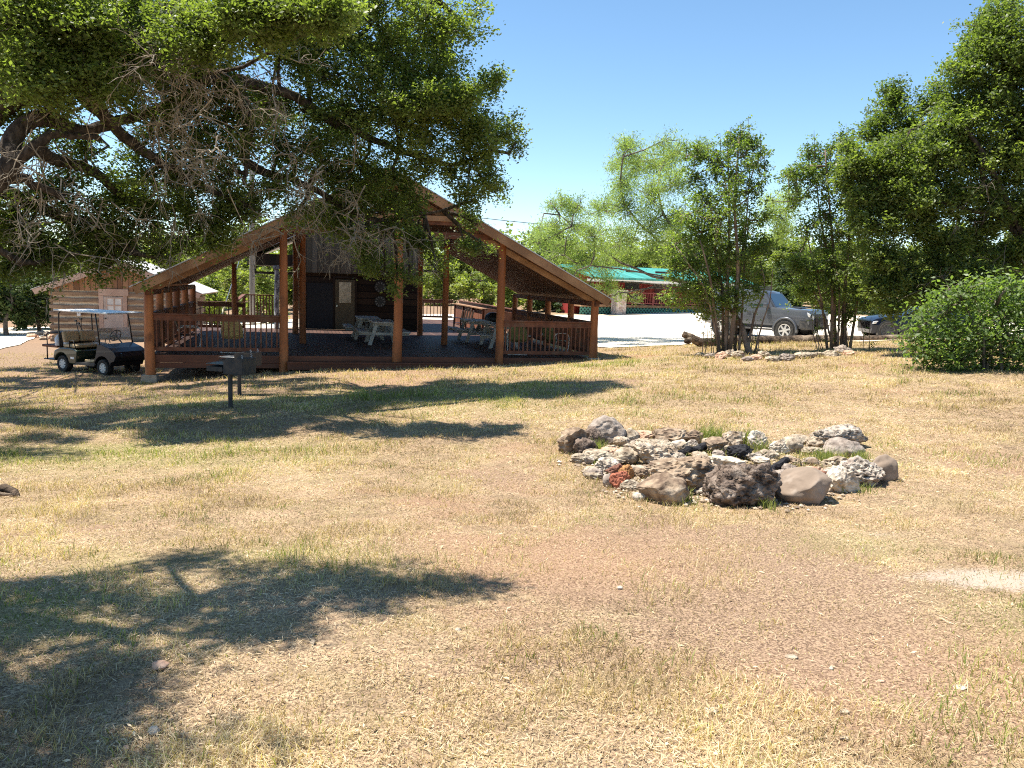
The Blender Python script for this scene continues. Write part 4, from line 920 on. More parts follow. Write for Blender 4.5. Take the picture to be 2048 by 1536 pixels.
def rock(px, py, w, h, style, mk, label, name="rock", rz=None, dep=.8, tilt=0., sink=.2, group="rocks of the fire pit ring", cat="rock", k_=1.3):
    p = GP(px, py); d = p[1]; s = pxm(d); W_, H_ = w*s*k_, h*s*1.04
    D_ = W_*dep
    bm = bmesh.new(); bmesh.ops.create_icosphere(bm, subdivisions=5 if w > 60 else (4 if w > 25 else 3), radius=.5)
    sd_ = Vector((rnd.uniform(-50, 50), rnd.uniform(-50, 50), rnd.uniform(-50, 50)))
    planes = []
    for k in range({'angular': 11, 'slab': 8, 'smooth': 3, 'porous': 6, 'round': 2}[style]):
        n = Vector((rnd.gauss(0, 1), rnd.gauss(0, 1), rnd.gauss(0, .8))).normalized(); planes.append((n, rnd.uniform(.30, .44)))
    if style == 'slab': planes.append((Vector((rnd.uniform(-.1, .1), rnd.uniform(-.1, .1), 1)).normalized(), .26))
    for v in bm.verts:
        c = v.co
        u = c.normalized(); c *= 1 + .22*mnoise.noise(u*1.6+sd_)
        for n, k in planes:
            t = c.dot(n)-k
            if t > 0: c -= n*t*.92
        if style in ('angular', 'slab'): dd = .07*mnoise.noise(u*4+sd_)+.05*mnoise.noise(u*9+sd_)+.025*mnoise.noise(u*22+sd_)-.06*max(0, mnoise.noise(u*7-sd_)-.15)
        elif style == 'porous': dd = .06*mnoise.noise(u*4+sd_) - .13*max(0, mnoise.noise(u*11+sd_)) - .09*max(0, mnoise.noise(u*23-sd_))
        elif style == 'smooth': dd = .02*mnoise.noise(u*4+sd_)+.006*mnoise.noise(u*16+sd_)
        else: dd = .05*mnoise.noise(u*3+sd_)+.02*mnoise.noise(u*9+sd_) - .03*max(0, mnoise.noise(u*20+sd_)-.25)
        c += u*dd
    bmesh.ops.rotate(bm, verts=bm.verts, cent=(0, 0, 0), matrix=Matrix.Rotation(tilt, 3, 'Y') @ Matrix.Rotation(rnd.uniform(-.15, .15), 3, 'X'))
    mn = [min(v.co[i] for v in bm.verts) for i in range(3)]; mx = [max(v.co[i] for v in bm.verts) for i in range(3)]
    for v in bm.verts:
        q = [(v.co[i]-mn[i])/(mx[i]-mn[i]) for i in range(3)]
        v.co = Vector(((q[0]-.5)*W_, (q[1]-.5)*D_, (q[2])*H_/(1-sink)-H_*sink/(1-sink)))
    me = bpy.data.meshes.new(name); bm.to_mesh(me); bm.free(); me.materials.append(RM[mk])
    me.polygons.foreach_set('use_smooth', [style in ('smooth', 'round', 'porous')]*len(me.polygons))
    o = bpy.data.objects.new(name, me); COL.objects.link(o)
    o.location = (p[0], p[1]+D_*.30, g(p[0], p[1]+D_*.3)); o.rotation_euler = (0, 0, rnd.uniform(-.15, .15) if rz is None else rz)
    return tag(o, label, cat, group)
ROCKS = [
 (1215, 888, 62, 54, 'round', 'grey', "large round pitted grey boulder at the back left of the fire pit, the tallest rock"),
 (1146, 907, 54, 52, 'angular', 'brown', "tan topped brown rock at the far left end of the fire pit"),
 (1171, 911, 40, 34, 'porous', 'dark', "dark grey pitted rock with a weed, under the large grey boulder"),
 (1183, 893, 34, 38, 'porous', 'dark', "dark porous rock squeezed between the grey boulder and the tan topped rock"),
 (1226, 916, 42, 20, 'slab', 'pink', "tilted pinkish slab pointing from the grey boulder to the white rock"),
 (1197, 924, 52, 20, 'slab', 'cream', "flat cream slab below the dark pitted weedy rock"),
 (1217, 946, 44, 30, 'angular', 'white', "bright white rock touching the red brown rock on the left"),
 (1233, 956, 34, 28, 'angular', 'maroon', "dark red brown rock above the brick red one"),
 (1253, 960, 26, 30, 'angular', 'orange', "orange brown rock right of the dark red one"),
 (1240, 977, 34, 34, 'angular', 'red', "brick red rock at the front left of the fire pit"),
 (1218, 973, 20, 26, 'round', 'grey', "small grey stone left of the brick red rock"),
 (1270, 955, 24, 24, 'angular', 'tan', "small cream tan stone between the orange rock and the hollow"),
 (1284, 958, 26, 20, 'slab', 'brown', "small brown stone at the mouth of the hollow"),
 (1330, 1007, 86, 56, 'round', 'brown', "big lumpy tan and brown rock in the front row, left of the porous one"),
 (1374, 983, 116, 66, 'slab', 'brown', "longest brown slab with a pale top, in the middle of the front row"),
 (1313, 934, 74, 44, 'slab', 'tan', "tan overhanging rock above the dark hollow"),
 (1310, 931, 22, 14, 'round', 'white', "small white stone lying in the dark hollow"),
 (1254, 926, 44, 28, 'porous', 'cream', "rough cream rock with green specks, left of the overhanging rock"),
 (1270, 907, 40, 22, 'angular', 'tan', "tan rock just right of the large grey boulder's foot"),
 (1490, 1013, 122, 88, 'porous', 'dark', "biggest dark porous rock, in the middle of the front"),
 (1613, 1006, 98, 68, 'smooth', 'smooth', "smooth brown grey stone right of the porous rock"),
 (1688, 987, 54, 54, 'slab', 'white', "bright white elongated stone at the front right"),
 (1730, 974, 82, 58, 'angular', 'lichen', "speckled grey rock at the right end of the ring"),
 (1772, 964, 44, 54, 'round', 'smooth', "brownish rock hidden behind the speckled grey one"),
 (1677, 938, 46, 26, 'angular', 'cream', "pale rock above the white elongated stone"),
 (1686, 897, 88, 45, 'porous', 'lichen', "dark rough rock at the back right of the ring"),
 (1692, 914, 66, 34, 'smooth', 'grey', "smooth grey stone leaning before the dark rough one at the back right"),
 (1642, 896, 44, 24, 'slab', 'cream', "flat pale rock left of the back right pair"),
 (1260, 887, 34, 30, 'porous', 'cream', "rough whitish rock right beside the large grey boulder"),
 (1294, 881, 40, 18, 'slab', 'pink', "low pinkish rock in the back row behind the tan ones"),
 (1343, 888, 58, 28, 'slab', 'brown', "pale and reddish flat rock in the back row"),
 (1390, 888, 32, 28, 'angular', 'brown', "grey brown pointed rock in the back row beside the green tuft"),
 (1358, 903, 32, 22, 'round', 'white', "round white stone in the back row above the charred log"),
 (1312, 905, 62, 22, 'slab', 'cream', "long cream rock behind the overhanging one"),
 (1471, 895, 40, 32, 'angular', 'tan', "tan ridged rock in the back row between two green tufts"),
 (1435, 907, 42, 30, 'angular', 'brown', "brownish rock left of the charcoal lump"),
 (1417, 893, 22, 16, 'round', 'cream', "small pale stone beside the green tuft in the back row"),
 (1518, 899, 34, 36, 'angular', 'white', "white upright rock in the back row, right of a green tuft"),
 (1560, 909, 36, 30, 'angular', 'white', "white rock with dark spots in the back row"),
 (1588, 908, 38, 34, 'porous', 'cream', "pitted rock touching the dark spotted white rock"),
 (1600, 889, 40, 18, 'smooth', 'cream', "low tan stone at the back, between the white rocks and the dark rough one"),
 (1626, 914, 34, 18, 'slab', 'cream', "broken pale rock inside the ring on the right"),
 (1390, 944, 52, 22, 'slab', 'cream', "pale slab in the middle of the ring behind the longest brown slab"),
 (1458, 940, 58, 24, 'slab', 'white', "ashy white slab just behind the biggest porous rock"),
 (1524, 932, 34, 16, 'slab', 'white', "small white slab behind the porous rock on its right"),
 (1566, 961, 34, 20, 'angular', 'grey', "small grey rock between the porous rock and the smooth stone"),
 (1558, 986, 26, 28, 'angular', 'cream', "greenish cream stone wedged between porous rock and smooth stone"),
 (1628, 955, 34, 22, 'angular', 'pink', "small pinkish rock behind the smooth brown grey stone"),
 (1655, 977, 36, 32, 'angular', 'maroon', "brown rock between the smooth stone and the white elongated one"),
 (1580, 946, 30, 18, 'angular', 'grey', "pale grey chip inside the ring near the half burnt wood"),
 (1279, 1000, 24, 15, 'smooth', 'white', "flat white pebble lying in front of the brick red rock"),
 (1180, 953, 28, 18, 'angular', 'cream', "low cream stone in the grass at the left of the ring"),
 (1262, 981, 36, 20, 'angular', 'cream', "crumbly cream stone between the brick red rock and the lumpy brown one"),
]
for i, (px, py, w, h, st_, mk, lb) in enumerate(ROCKS):
    rnd.seed(100+i); rock(px, py, w, h, st_, mk, lb, tilt={4: .35, 21: .5, 14: -.12, 20: .2}.get(i, rnd.uniform(-.12, .12)))
for i in range(46):
    rnd.seed(700+i); a_ = [(1175, 930), (1210, 905), (1262, 900), (1300, 898), (1340, 915), (1385, 925), (1430, 920), (1480, 905), (1530, 915), (1580, 925), (1630, 928), (1660, 950), (1700, 955), (1640, 965), (1600, 965), (1545, 965), (1410, 960), (1290, 950), (1200, 955), (1235, 930), (1350, 955), (1425, 990), (1380, 900)][i % 23]
    rock(a_[0]+rnd.uniform(-22, 22), a_[1]+rnd.uniform(-7, 10), rnd.uniform(16, 36), rnd.uniform(10, 20), rnd.choice(['angular', 'slab', 'angular', 'porous']), rnd.choice(['cream', 'brown', 'lichen', 'tan', 'dark', 'grey', 'cream', 'lichen']), "small filler stone packed between the bigger rocks of the fire pit", "filler_stone", group="filler stones of the fire pit", cat="stone")
rnd.seed(5)
rock(1483, 919, 46, 28, 'angular', 'char', "black charcoal lump in the middle of the fire pit", "charcoal_lump", cat="charcoal", group="burnt wood in the fire pit")
def burnt(px0, py0, px1, py1, r, label):
    a, b = GP(px0, py0), GP(px1, py1); a = Vector(a)+Vector((0, 0, r)); b = Vector(b)+Vector((0, 0, r*1.6))
    pts = [a.lerp(b, i/7)-a+Vector((rnd.uniform(-.02, .02), rnd.uniform(-.02, .02), rnd.uniform(-.01, .01))) for i in range(8)]
    o = MB().tube(pts, [r*rnd.uniform(.75, 1.1) for _ in pts], 9, jit=.25).build("charred_log", RM['char'], None, smooth=False); o.location = a; tag(o, label, "burnt log", "burnt wood in the fire pit")
burnt(1352, 916, 1412, 905, .045, "charred black log lying across the back of the fire pit")
burnt(1536, 950, 1572, 934, .04, "half burnt stick of wood leaning on the pale chip in the pit")
burnt(1447, 893, 1462, 914, .018, "thin charred stick standing against the charcoal lump")
# loose chips and ash debris inside the ring
cpts = np.array([GP(*q) for q in ((1180, 925), (1250, 905), (1330, 905), (1400, 930), (1460, 950), (1540, 935), (1600, 925), (1650, 930), (1700, 930), (1590, 965), (1640, 985), (1300, 965), (1270, 985), (1400, 1000), (1560, 1005))])
nR = 900; ii = rng.integers(0, len(cpts), nR); rx_ = cpts[ii, 0]+rng.normal(0, .16, nR); ry_ = cpts[ii, 1]+rng.normal(0, .16, nR); rz_ = G(rx_, ry_)
ico = np.array([(0, 0, 1), (.9, 0, .1), (.2, .9, 0), (-.8, .4, .1), (-.5, -.8, 0), (.4, -.8, .1), (0, 0, -1)]); tri = np.array([(0, 1, 2), (0, 2, 3), (0, 3, 4), (0, 4, 5), (0, 5, 1), (6, 2, 1), (6, 3, 2), (6, 4, 3), (6, 5, 4), (6, 1, 5)])
sz = rng.uniform(.008, .032, nR)[:, None, None]*np.array([1, 1, .6]); rot = rng.uniform(0, 6.28, nR); co, si = np.cos(rot), np.sin(rot)
vv = (ico[None]*(1+rng.uniform(-.35, .35, (nR, 7, 1))))*sz; vx = vv[:, :, 0]*co[:, None]-vv[:, :, 1]*si[:, None]; vy = vv[:, :, 0]*si[:, None]+vv[:, :, 1]*co[:, None]
vv = np.stack([vx+rx_[:, None], vy+ry_[:, None], vv[:, :, 2]+rz_[:, None]+.012], 2); o = np_mesh("rubble", vv[:, tri].reshape(-1, 3), 3, m_leaf("stone chips", (.10, .07, .05), (.34, .26, .18), (.66, .58, .48), 0, .9), np.repeat(np.clip(rng.normal(.5, .25, nR), 0, 1), 10)); tag(o, kind='stuff')
# stones edging the myrtle bed
BED = [(1402, 713, 20, 8), (1420, 716, 24, 10), (1446, 718, 26, 15), (1460, 712, 22, 13), (1478, 717, 30, 15), (1497, 722, 24, 9), (1513, 720, 24, 11), (1530, 716, 26, 14), (1548, 723, 34, 11), (1574, 722, 36, 14), (1612, 717, 44, 13), (1634, 715, 30, 11), (1664, 713, 40, 12), (1690, 707, 38, 17), (1701, 711, 24, 10)]
BL_ = ["small pale chip at the left end of the myrtle bed edge", "low grey stone next to the left end chip of the bed edge", "angular grey stone at the left myrtle's foot", "dark grey stone tucked against the left myrtle's stems", "large greyish stone in front of the left myrtle's dark trunk",
 "flat pale stone before the left myrtle's right stems", "pinkish stone right of the left myrtle's stems", "upright grey stone behind the pinkish bed stones", "flat sandy stone left of the arched one between the myrtles", "arched pale stone midway between the two myrtles",
 "wide cream stone left of the right myrtle", "cream stone touching the wide cream one by the right myrtle", "broad cream stone at the right myrtle's foot", "rough grey white stone beside the right myrtle's trunk", "small sandy stone at the right end of the bed edge"]
for i, (px, py, w, h) in enumerate(BED):
    rnd.seed(300+i); rock(px, py, w, h, 'angular', ['cream', 'grey', 'pink', 'tan'][i % 4] if i not in (10, 11, 12) else 'cream', BL_[i], "edging_stone", group="stones edging the myrtle bed", k_=1.05)
# rubble stones beside the small cabin
for i, (px, py, w, h) in enumerate([(62, 676, 16, 8), (78, 672, 20, 10), (93, 672, 16, 9), (104, 678, 18, 11), (86, 680, 14, 6), (116, 676, 14, 9), (300, 672, 20, 8)]):
    rnd.seed(400+i); rock(px, py, w, h, 'angular', ['pink', 'cream', 'tan'][i % 3], "pinkish rubble stone at the foot of the small log cabin", "rubble_stone", group="rubble by the cabin corner", dep=1.)
for i, (px, py, w, h) in enumerate([(1925, 1381, 30, 9), (1690, 1427, 20, 8), (1790, 1424, 16, 6), (1663, 1340, 10, 9), (1585, 1318, 26, 8), (318, 1336, 34, 14), (306, 1470, 26, 20), (555, 1490, 16, 10), (1063, 1463, 14, 14), (916, 1264, 14, 10), (625, 1288, 12, 10), (1764, 1365, 16, 6), (1424, 1426, 26, 9), (1690, 1480, 20, 8), (250, 1500, 14, 10), (1240, 1178, 12, 7)]):
    rnd.seed(500+i); rock(px, py, w*.8, h*.8, 'smooth', ['white', 'cream', 'pink'][i % 3], "small pale pebble lying on the dry lawn", "pebble", group="pale pebbles on the lawn", cat="pebble", sink=.3)
rnd.seed(9)
p = GP(18, 990); o = MB().tube([(-.35, .05, -.02), (-.18, 0, .035), (-.05, .03, .055), (.06, -.01, .03), (.12, -.05, -.02)], [.03, .035, .04, .032, .02], 9, jit=.3).tube([(-.16, 0, .03), (-.02, -.08, .03), (.10, -.04, .012)], [.02, .018, .012], 7, jit=.3).build("gnarled_root", m_bark, None, smooth=True); o.location = p; tag(o, "gnarled grey brown root poking out of the lawn at the left edge", "root")
# ------------------------------------------------------------------ trees
def unit(n): v = rng.normal(size=(n, 3)); return v/np.linalg.norm(v, axis=1)[:, None]
def leaf_quads(c, L, Wd, up=.5, down=0.):
    """diamond leaves at centres c"""
    n = len(c); nrm = unit(n); nrm[:, 2] = np.abs(nrm[:, 2])+up; nrm /= np.linalg.norm(nrm, axis=1)[:, None]
    a = unit(n); a[:, 2] -= down; a -= nrm*(a*nrm).sum(1)[:, None]; a /= np.linalg.norm(a, axis=1)[:, None]; b = np.cross(nrm, a)
    L = L[:, None]; Wd = Wd[:, None]
    return np.stack([c-a*L*.5, c+b*Wd*.5+a*L*.08, c+a*L*.5, c-b*Wd*.5+a*L*.08], 1).reshape(-1, 3)
class Tree:
    def __init__(s, name, label, cat, base, group=None):
        s.base = np.array(base, float); s.root = thing(name, label, cat, tuple(base), 0, group)
        s.wood = MB(); s.c = []; s.t = []; s.L = []; s.spine = []
    def limb(s, pts, r0, r1, n=10, spl=3, wob=.0):
        pts = [np.array(p, float)-s.base for p in pts]; P_ = []
        k = len(pts)
        for i in range(k-1):           # catmull-rom
            p0, p1, p2, p3 = pts[max(i-1, 0)], pts[i], pts[i+1], pts[min(i+2, k-1)]
            for j in range(spl):
                t = j/spl; P_.append(.5*((2*p1)+(-p0+p2)*t+(2*p0-5*p1+4*p2-p3)*t*t+(-p0+3*p1-3*p2+p3)*t**3))
        P_.append(pts[-1]); m = len(P_)
        if wob: P_ = [p+rng.normal(0, wob, 3)*(0 < i < m-1) for i, p in enumerate(P_)]
        s.wood.tube([tuple(p) for p in P_], [r0+(r1-r0)*(i/(m-1)) for i in range(m)], n, jit=.12)
        s.spine += [p+s.base for p in P_]; return P_
    def blob(s, c, rad, clusters, per, spread, L, tint=.5, tvar=.16, twig=.006, hollow=2.6, droop=0., join=True, jr=.03, squash=.75):
        c = np.array(c, float); rad = np.array(rad, float)*np.ones(3)
        msub = max(2, clusters//4); d = unit(msub); r = rng.random(msub)**(1/hollow); sub_ = c + d*r[:, None]*rad; ks = rng.integers(0, msub, clusters)
        cc = sub_[ks] + rng.normal(size=(clusters, 3))*(.20*rad+.05); st_ = rng.normal(0, tvar*.8, msub)[ks]
        if join and s.spine:
            sp = np.array(s.spine[::2]); dist = ((sp-c)**2).sum(1); a = sp[np.argmin(dist)]
            if dist.min() > .02:
                m_ = (a+c)/2 + rng.normal(0, .10, 3)*np.linalg.norm(c-a); s.wood.tube([tuple(a-s.base), tuple(m_-s.base), tuple(c-s.base)], [jr*1.2, jr, jr*.6], 6)
        for q in cc:
            if twig and rng.random() < .75:
                st = c + (q-c)*rng.uniform(.05, .5); md = (st+q)/2+rng.normal(0, .06, 3)*np.linalg.norm(q-st)
                s.wood.tube([tuple(st-s.base), tuple(md-s.base), tuple(q-s.base)], [twig*1.4, twig, twig*.5], 4, False)
        n = clusters*per; ctr = np.repeat(cc, per, 0); of = rng.normal(size=(n, 3))*spread*.55; of[:, 2] *= squash; of[:, 2] -= droop*np.abs(rng.normal(size=n))
        s.c.append(ctr+of); ct = np.repeat(np.clip(rng.normal(tint, tvar*.7, clusters)+st_, 0, 1), per)
        s.t.append(np.clip(ct+rng.normal(0, .13, n), 0, 1)); s.L.append(np.full(n, L)*rng.uniform(.5, 1.4, n))
    def finish(s, m_wood, m_lf, aspect=.55, up=.5, crown="crown", down=0., smooth=True):
        s.wood.build("trunk", m_wood, s.root, smooth=True)
        c = np.concatenate(s.c)-s.base; L = np.concatenate(s.L); t = np.concatenate(s.t)
        np_mesh(crown, leaf_quads(c, L, L*aspect, up, down), 4, m_lf, t, s.root); return s.root
m_oakbark = m_noise("live oak bark", (.024, .018, .014), (.085, .066, .051), 14, .95, (1, 1, .5), .9, .03)
m_myrbark = m_noise("smooth myrtle bark", (.12, .08, .055), (.28, .20, .145), 6, .8, (1, 1, .3), .4, .01)
m_bark2 = m_noise("grey brown bark", (.07, .055, .042), (.20, .165, .13), 8, .9, (1, 1, .4), .6, .02)
m_lfoak = m_leaf("live oak leaves", (.06, .08, .026), (.122, .155, .05), (.22, .262, .09), .52, .42)
m_lfoak2 = m_leaf("right oak leaves", (.062, .086, .03), (.122, .158, .052), (.21, .25, .088), .52, .42)
m_lfmyr = m_leaf("crape myrtle leaves", (.06, .09, .03), (.135, .18, .06), (.225, .275, .10), .55, .4)
m_lfmes = m_leaf("mesquite leaves", (.13, .175, .065), (.22, .28, .105), (.33, .39, .16), .45, .6)
m_lfjun = m_leaf("juniper foliage", (.022, .038, .012), (.05, .08, .022), (.10, .135, .035), .2, .7)
m_lfbush = m_leaf("bush leaves", (.05, .084, .03), (.115, .17, .058), (.20, .265, .10), .5, .45)
m_lfbg = m_leaf("brush leaves", (.085, .11, .03), (.17, .205, .06), (.29, .32, .095), .45, .6)

# ---- the big live oak whose limbs hang in from the left
DS = 1.25
tb = (-8.6*DS, 10.6*DS); OB = (tb[0], tb[1], g(*tb)-.1)
oak = Tree("live_oak", "huge live oak spreading dark crooked limbs over the lodge from the left edge", "tree", OB)
fork = np.array([tb[0]+.2, tb[1]+.1, OB[2]+2.1])
oak.limb([(tb[0], tb[1], OB[2]-.2), (tb[0]-.05, tb[1], OB[2]+.7), fork], .62, .46, 16)
def pl(*pts): return [P(a, b, c*DS) for a, b, c in pts]
LIMBS = [   # photo traced limbs at their own depth: (points), start radius, end radius
 ([(-80, 300, 9.6), (0, 205, 9.5), (70, 175, 9.5), (135, 155, 9.6), (195, 120, 9.8), (235, 40, 10), (250, -60, 10.2)], .20, .12, True),
 ([(195, 120, 9.8), (300, 140, 10.2), (400, 150, 10.6), (455, 160, 11.0), (480, 185, 11.2), (488, 225, 11.3), (497, 260, 11.4), (488, 300, 11.5), (500, 330, 11.7), (545, 348, 12.0), (620, 372, 12.4), (690, 420, 12.8)], .12, .04, False),
 ([(490, 300, 11.5), (493, 335, 11.4), (489, 368, 11.3)], .045, .02, False),
 ([(135, 155, 9.6), (175, 200, 9.8), (215, 235, 10.0), (262, 285, 10.3), (330, 330, 10.7), (420, 380, 11.2), (520, 420, 11.8)], .10, .03, False),
 ([(-60, 400, 9.4), (-5, 360, 9.3), (25, 325, 9.3), (22, 285, 9.4), (48, 250, 9.5), (95, 236, 9.6), (160, 262, 9.9), (240, 242, 10.2), (330, 215, 10.7)], .16, .05, True),
 ([(25, 325, 9.3), (62, 300, 9.3), (100, 270, 9.4), (140, 268, 9.5), (200, 278, 9.8)], .07, .03, False),
 ([(-60, 365, 9.6), (0, 358, 9.6), (45, 358, 9.7), (75, 372, 9.8), (130, 395, 10)], .085, .04, True),
 ([(-60, 375, 10), (0, 382, 10), (40, 392, 10.1), (75, 410, 10.3), (140, 440, 10.6), (190, 447, 10.8), (222, 475, 10.9), (250, 493, 11), (275, 508, 11)], .10, .045, True),
 ([(75, 300, 9.5), (120, 323, 10.2), (165, 334, 10.4), (200, 350, 10.6), (232, 380, 10.8), (270, 400, 11.0), (340, 412, 11.4), (395, 432, 11.7), (425, 455, 11.9)], .075, .035, False),
 ([(-60, 480, 9.4), (0, 500, 9.6), (28, 518, 9.8), (70, 524, 10.0), (110, 514, 10.2), (160, 505, 10.4)], .06, .025, True),
 ([(235, 40, 10), (340, 20, 10.8), (430, 60, 11.4), (465, 20, 11.8), (560, 20, 12.2), (680, 70, 12.6), (790, 120, 12.8), (900, 190, 12.8)], .11, .03, False),
 ([(400, 150, 10.6), (560, 180, 11.6), (680, 250, 12.2), (800, 300, 12.6), (900, 330, 12.9), (980, 300, 13.0)], .08, .02, False),
 ([(690, 420, 12.8), (760, 440, 13.0), (830, 430, 13.2), (900, 420, 13.4)], .04, .015, False),
 ([(250, -60, 10.2), (420, -160, 10.6), (620, -150, 11.4), (800, -60, 12.2), (920, 40, 12.6)], .12, .03, False),
]
for pts, r0, r1, tr in LIMBS:
    w_ = pl(*pts)
    if tr: w_ = [fork + (w_[0]-fork)*.45 + np.array([0, 0, .1])] + w_; w_ = [fork] + w_
    oak.limb(w_, r0*DS, r1*DS, 12, 4, .012)
# limb reaching towards the viewer, above the frame (it casts the foreground shade)
def shade(px, py, h):   # a point whose sun shadow falls on that spot of the lawn
    p = GP(px, py); return p + TOSUN*(h/TOSUN[2])
near_l = [fork, (-10.2, 9.6, 3.9), (-8.8, 6.6, 5.0)] + [tuple(shade(100, 1250, 5.6)), tuple(shade(450, 1180, 5.8)), tuple(shade(800, 1170, 5.6))]
oak.limb(near_l, .13, .02, 10, 4)
oak.limb([(-8.8, 6.6, 5.0), tuple(shade(60, 1400, 5.5)), tuple(shade(120, 1500, 5.6))], .09, .03, 8)
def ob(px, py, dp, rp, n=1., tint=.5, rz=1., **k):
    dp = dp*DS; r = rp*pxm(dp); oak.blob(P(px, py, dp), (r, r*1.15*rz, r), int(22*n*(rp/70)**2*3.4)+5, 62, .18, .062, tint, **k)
# left masses, sunlit look also put into a paler leaf tint
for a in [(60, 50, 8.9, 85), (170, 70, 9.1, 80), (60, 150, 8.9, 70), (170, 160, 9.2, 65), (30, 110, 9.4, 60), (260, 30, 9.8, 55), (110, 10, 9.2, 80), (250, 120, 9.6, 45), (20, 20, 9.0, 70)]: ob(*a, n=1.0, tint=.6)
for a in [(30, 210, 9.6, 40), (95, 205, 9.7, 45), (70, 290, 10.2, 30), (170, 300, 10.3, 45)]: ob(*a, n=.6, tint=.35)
# right mass, same paler tint standing in for sunlight
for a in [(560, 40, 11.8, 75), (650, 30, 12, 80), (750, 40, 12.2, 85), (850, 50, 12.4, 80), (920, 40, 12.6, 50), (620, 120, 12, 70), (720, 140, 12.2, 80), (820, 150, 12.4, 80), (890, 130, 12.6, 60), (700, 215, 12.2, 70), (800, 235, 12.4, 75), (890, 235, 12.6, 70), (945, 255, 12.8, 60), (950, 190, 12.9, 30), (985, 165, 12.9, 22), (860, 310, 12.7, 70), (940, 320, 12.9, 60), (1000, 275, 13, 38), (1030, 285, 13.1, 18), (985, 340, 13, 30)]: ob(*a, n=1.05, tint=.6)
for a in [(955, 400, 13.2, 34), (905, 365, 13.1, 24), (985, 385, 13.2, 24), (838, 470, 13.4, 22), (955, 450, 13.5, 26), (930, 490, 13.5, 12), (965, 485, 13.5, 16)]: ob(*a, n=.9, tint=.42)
# hanging mass in front of the lodge, shade put into a darker leaf tint
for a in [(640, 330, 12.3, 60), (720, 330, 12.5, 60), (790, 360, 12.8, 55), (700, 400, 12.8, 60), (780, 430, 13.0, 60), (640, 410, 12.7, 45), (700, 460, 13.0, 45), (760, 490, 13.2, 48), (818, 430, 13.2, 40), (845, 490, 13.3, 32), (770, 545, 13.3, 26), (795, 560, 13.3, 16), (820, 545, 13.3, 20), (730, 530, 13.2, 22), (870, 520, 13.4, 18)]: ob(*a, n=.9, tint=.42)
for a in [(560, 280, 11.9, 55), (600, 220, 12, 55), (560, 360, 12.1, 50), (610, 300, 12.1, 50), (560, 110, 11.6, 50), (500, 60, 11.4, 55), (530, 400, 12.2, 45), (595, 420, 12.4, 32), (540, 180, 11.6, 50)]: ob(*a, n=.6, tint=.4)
# middle and lower left, thin leaves among twigs
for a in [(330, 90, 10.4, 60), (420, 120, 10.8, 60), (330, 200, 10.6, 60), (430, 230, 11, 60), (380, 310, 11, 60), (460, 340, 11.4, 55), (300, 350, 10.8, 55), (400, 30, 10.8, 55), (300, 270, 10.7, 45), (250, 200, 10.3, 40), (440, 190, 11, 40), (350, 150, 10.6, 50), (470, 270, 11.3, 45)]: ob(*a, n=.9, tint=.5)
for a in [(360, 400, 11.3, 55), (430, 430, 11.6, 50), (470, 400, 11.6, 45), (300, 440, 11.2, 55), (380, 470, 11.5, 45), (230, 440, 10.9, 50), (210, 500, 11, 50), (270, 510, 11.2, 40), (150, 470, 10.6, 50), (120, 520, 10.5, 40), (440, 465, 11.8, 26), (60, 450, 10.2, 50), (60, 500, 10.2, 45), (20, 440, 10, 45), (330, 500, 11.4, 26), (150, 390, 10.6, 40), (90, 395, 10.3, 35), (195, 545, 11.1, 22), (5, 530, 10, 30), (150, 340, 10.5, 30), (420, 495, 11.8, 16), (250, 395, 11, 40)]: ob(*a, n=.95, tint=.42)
# crown above and beside the frame (seen only through its shade)
for px, py, h, r in [(120, 1180, 5.6, .42), (280, 1200, 5.7, .36), (430, 1210, 5.8, .40), (560, 1170, 5.8, .40), (700, 1180, 5.7, .42), (830, 1175, 5.6, .28), (500, 1250, 5.6, .34), (640, 1160, 6.2, .3), (150, 1330, 5.5, .34), (30, 1400, 5.5, .42), (140, 1440, 5.6, .30), (40, 1260, 5.7, .36), (60, 1520, 5.6, .45), (230, 1560, 5.7, .4), (-60, 1350, 5.7, .6), (930, 1165, 5.5, .18), (-40, 1180, 5.9, .5), (330, 1130, 6.2, .25), (600, 1230, 5.5, .25)]:
    oak.blob(shade(px, py, h), (r, r, r*.7), int(46*r)+2, 62, .16, .055, .5)
for px, py, h, r in [(60, 880, 7.2, .6), (10, 910, 7.0, .6), (130, 880, 6.8, .2)]:
    oak.blob(shade(px, py, h), (r, r, r*.7), int(52*r)+4, 62, .17, .055, .55)
for px, py, h, r in [(40, 760, 8.2, .8), (150, 770, 8.0, .8), (260, 760, 7.8, .7), (360, 775, 7.6, .8), (460, 765, 7.4, .6), (560, 770, 7.2, .7), (640, 775, 7.0, .6), (30, 740, 8.4, .8), (120, 745, 8.4, .8), (230, 748, 8.2, .8), (0, 830, 7.4, .7), (420, 752, 7.8, .8), (330, 752, 8.0, .8), (520, 752, 7.6, .7), (150, 728, 8.2, .7), (215, 735, 8.2, .7), (265, 738, 8.0, .6), (180, 715, 8.6, .6), (250, 718, 8.6, .6), (320, 735, 8.2, .6), (700, 855, 5.2, .5), (800, 862, 5.2, .55), (900, 864, 5.2, .5), (980, 862, 5.2, .35), (1060, 790, 5.0, .5), (1130, 785, 5.0, .35), (760, 775, 5.4, .5), (900, 765, 5.3, .5), (20, 775, 8.2, .7), (100, 765, 8.3, .6), (200, 758, 8.3, .7), (300, 765, 8.0, .7), (400, 770, 7.8, .6), (500, 766, 7.6, .6), (160, 740, 8.4, .7), (290, 742, 8.4, .7), (450, 745, 7.9, .6), (600, 760, 7.2, .6), (600, 800, 6.8, .4)]:
    oak.blob(shade(px, py, h), (r, r, r*.6), int(100*r)+8, 95, .17, .062, .55)
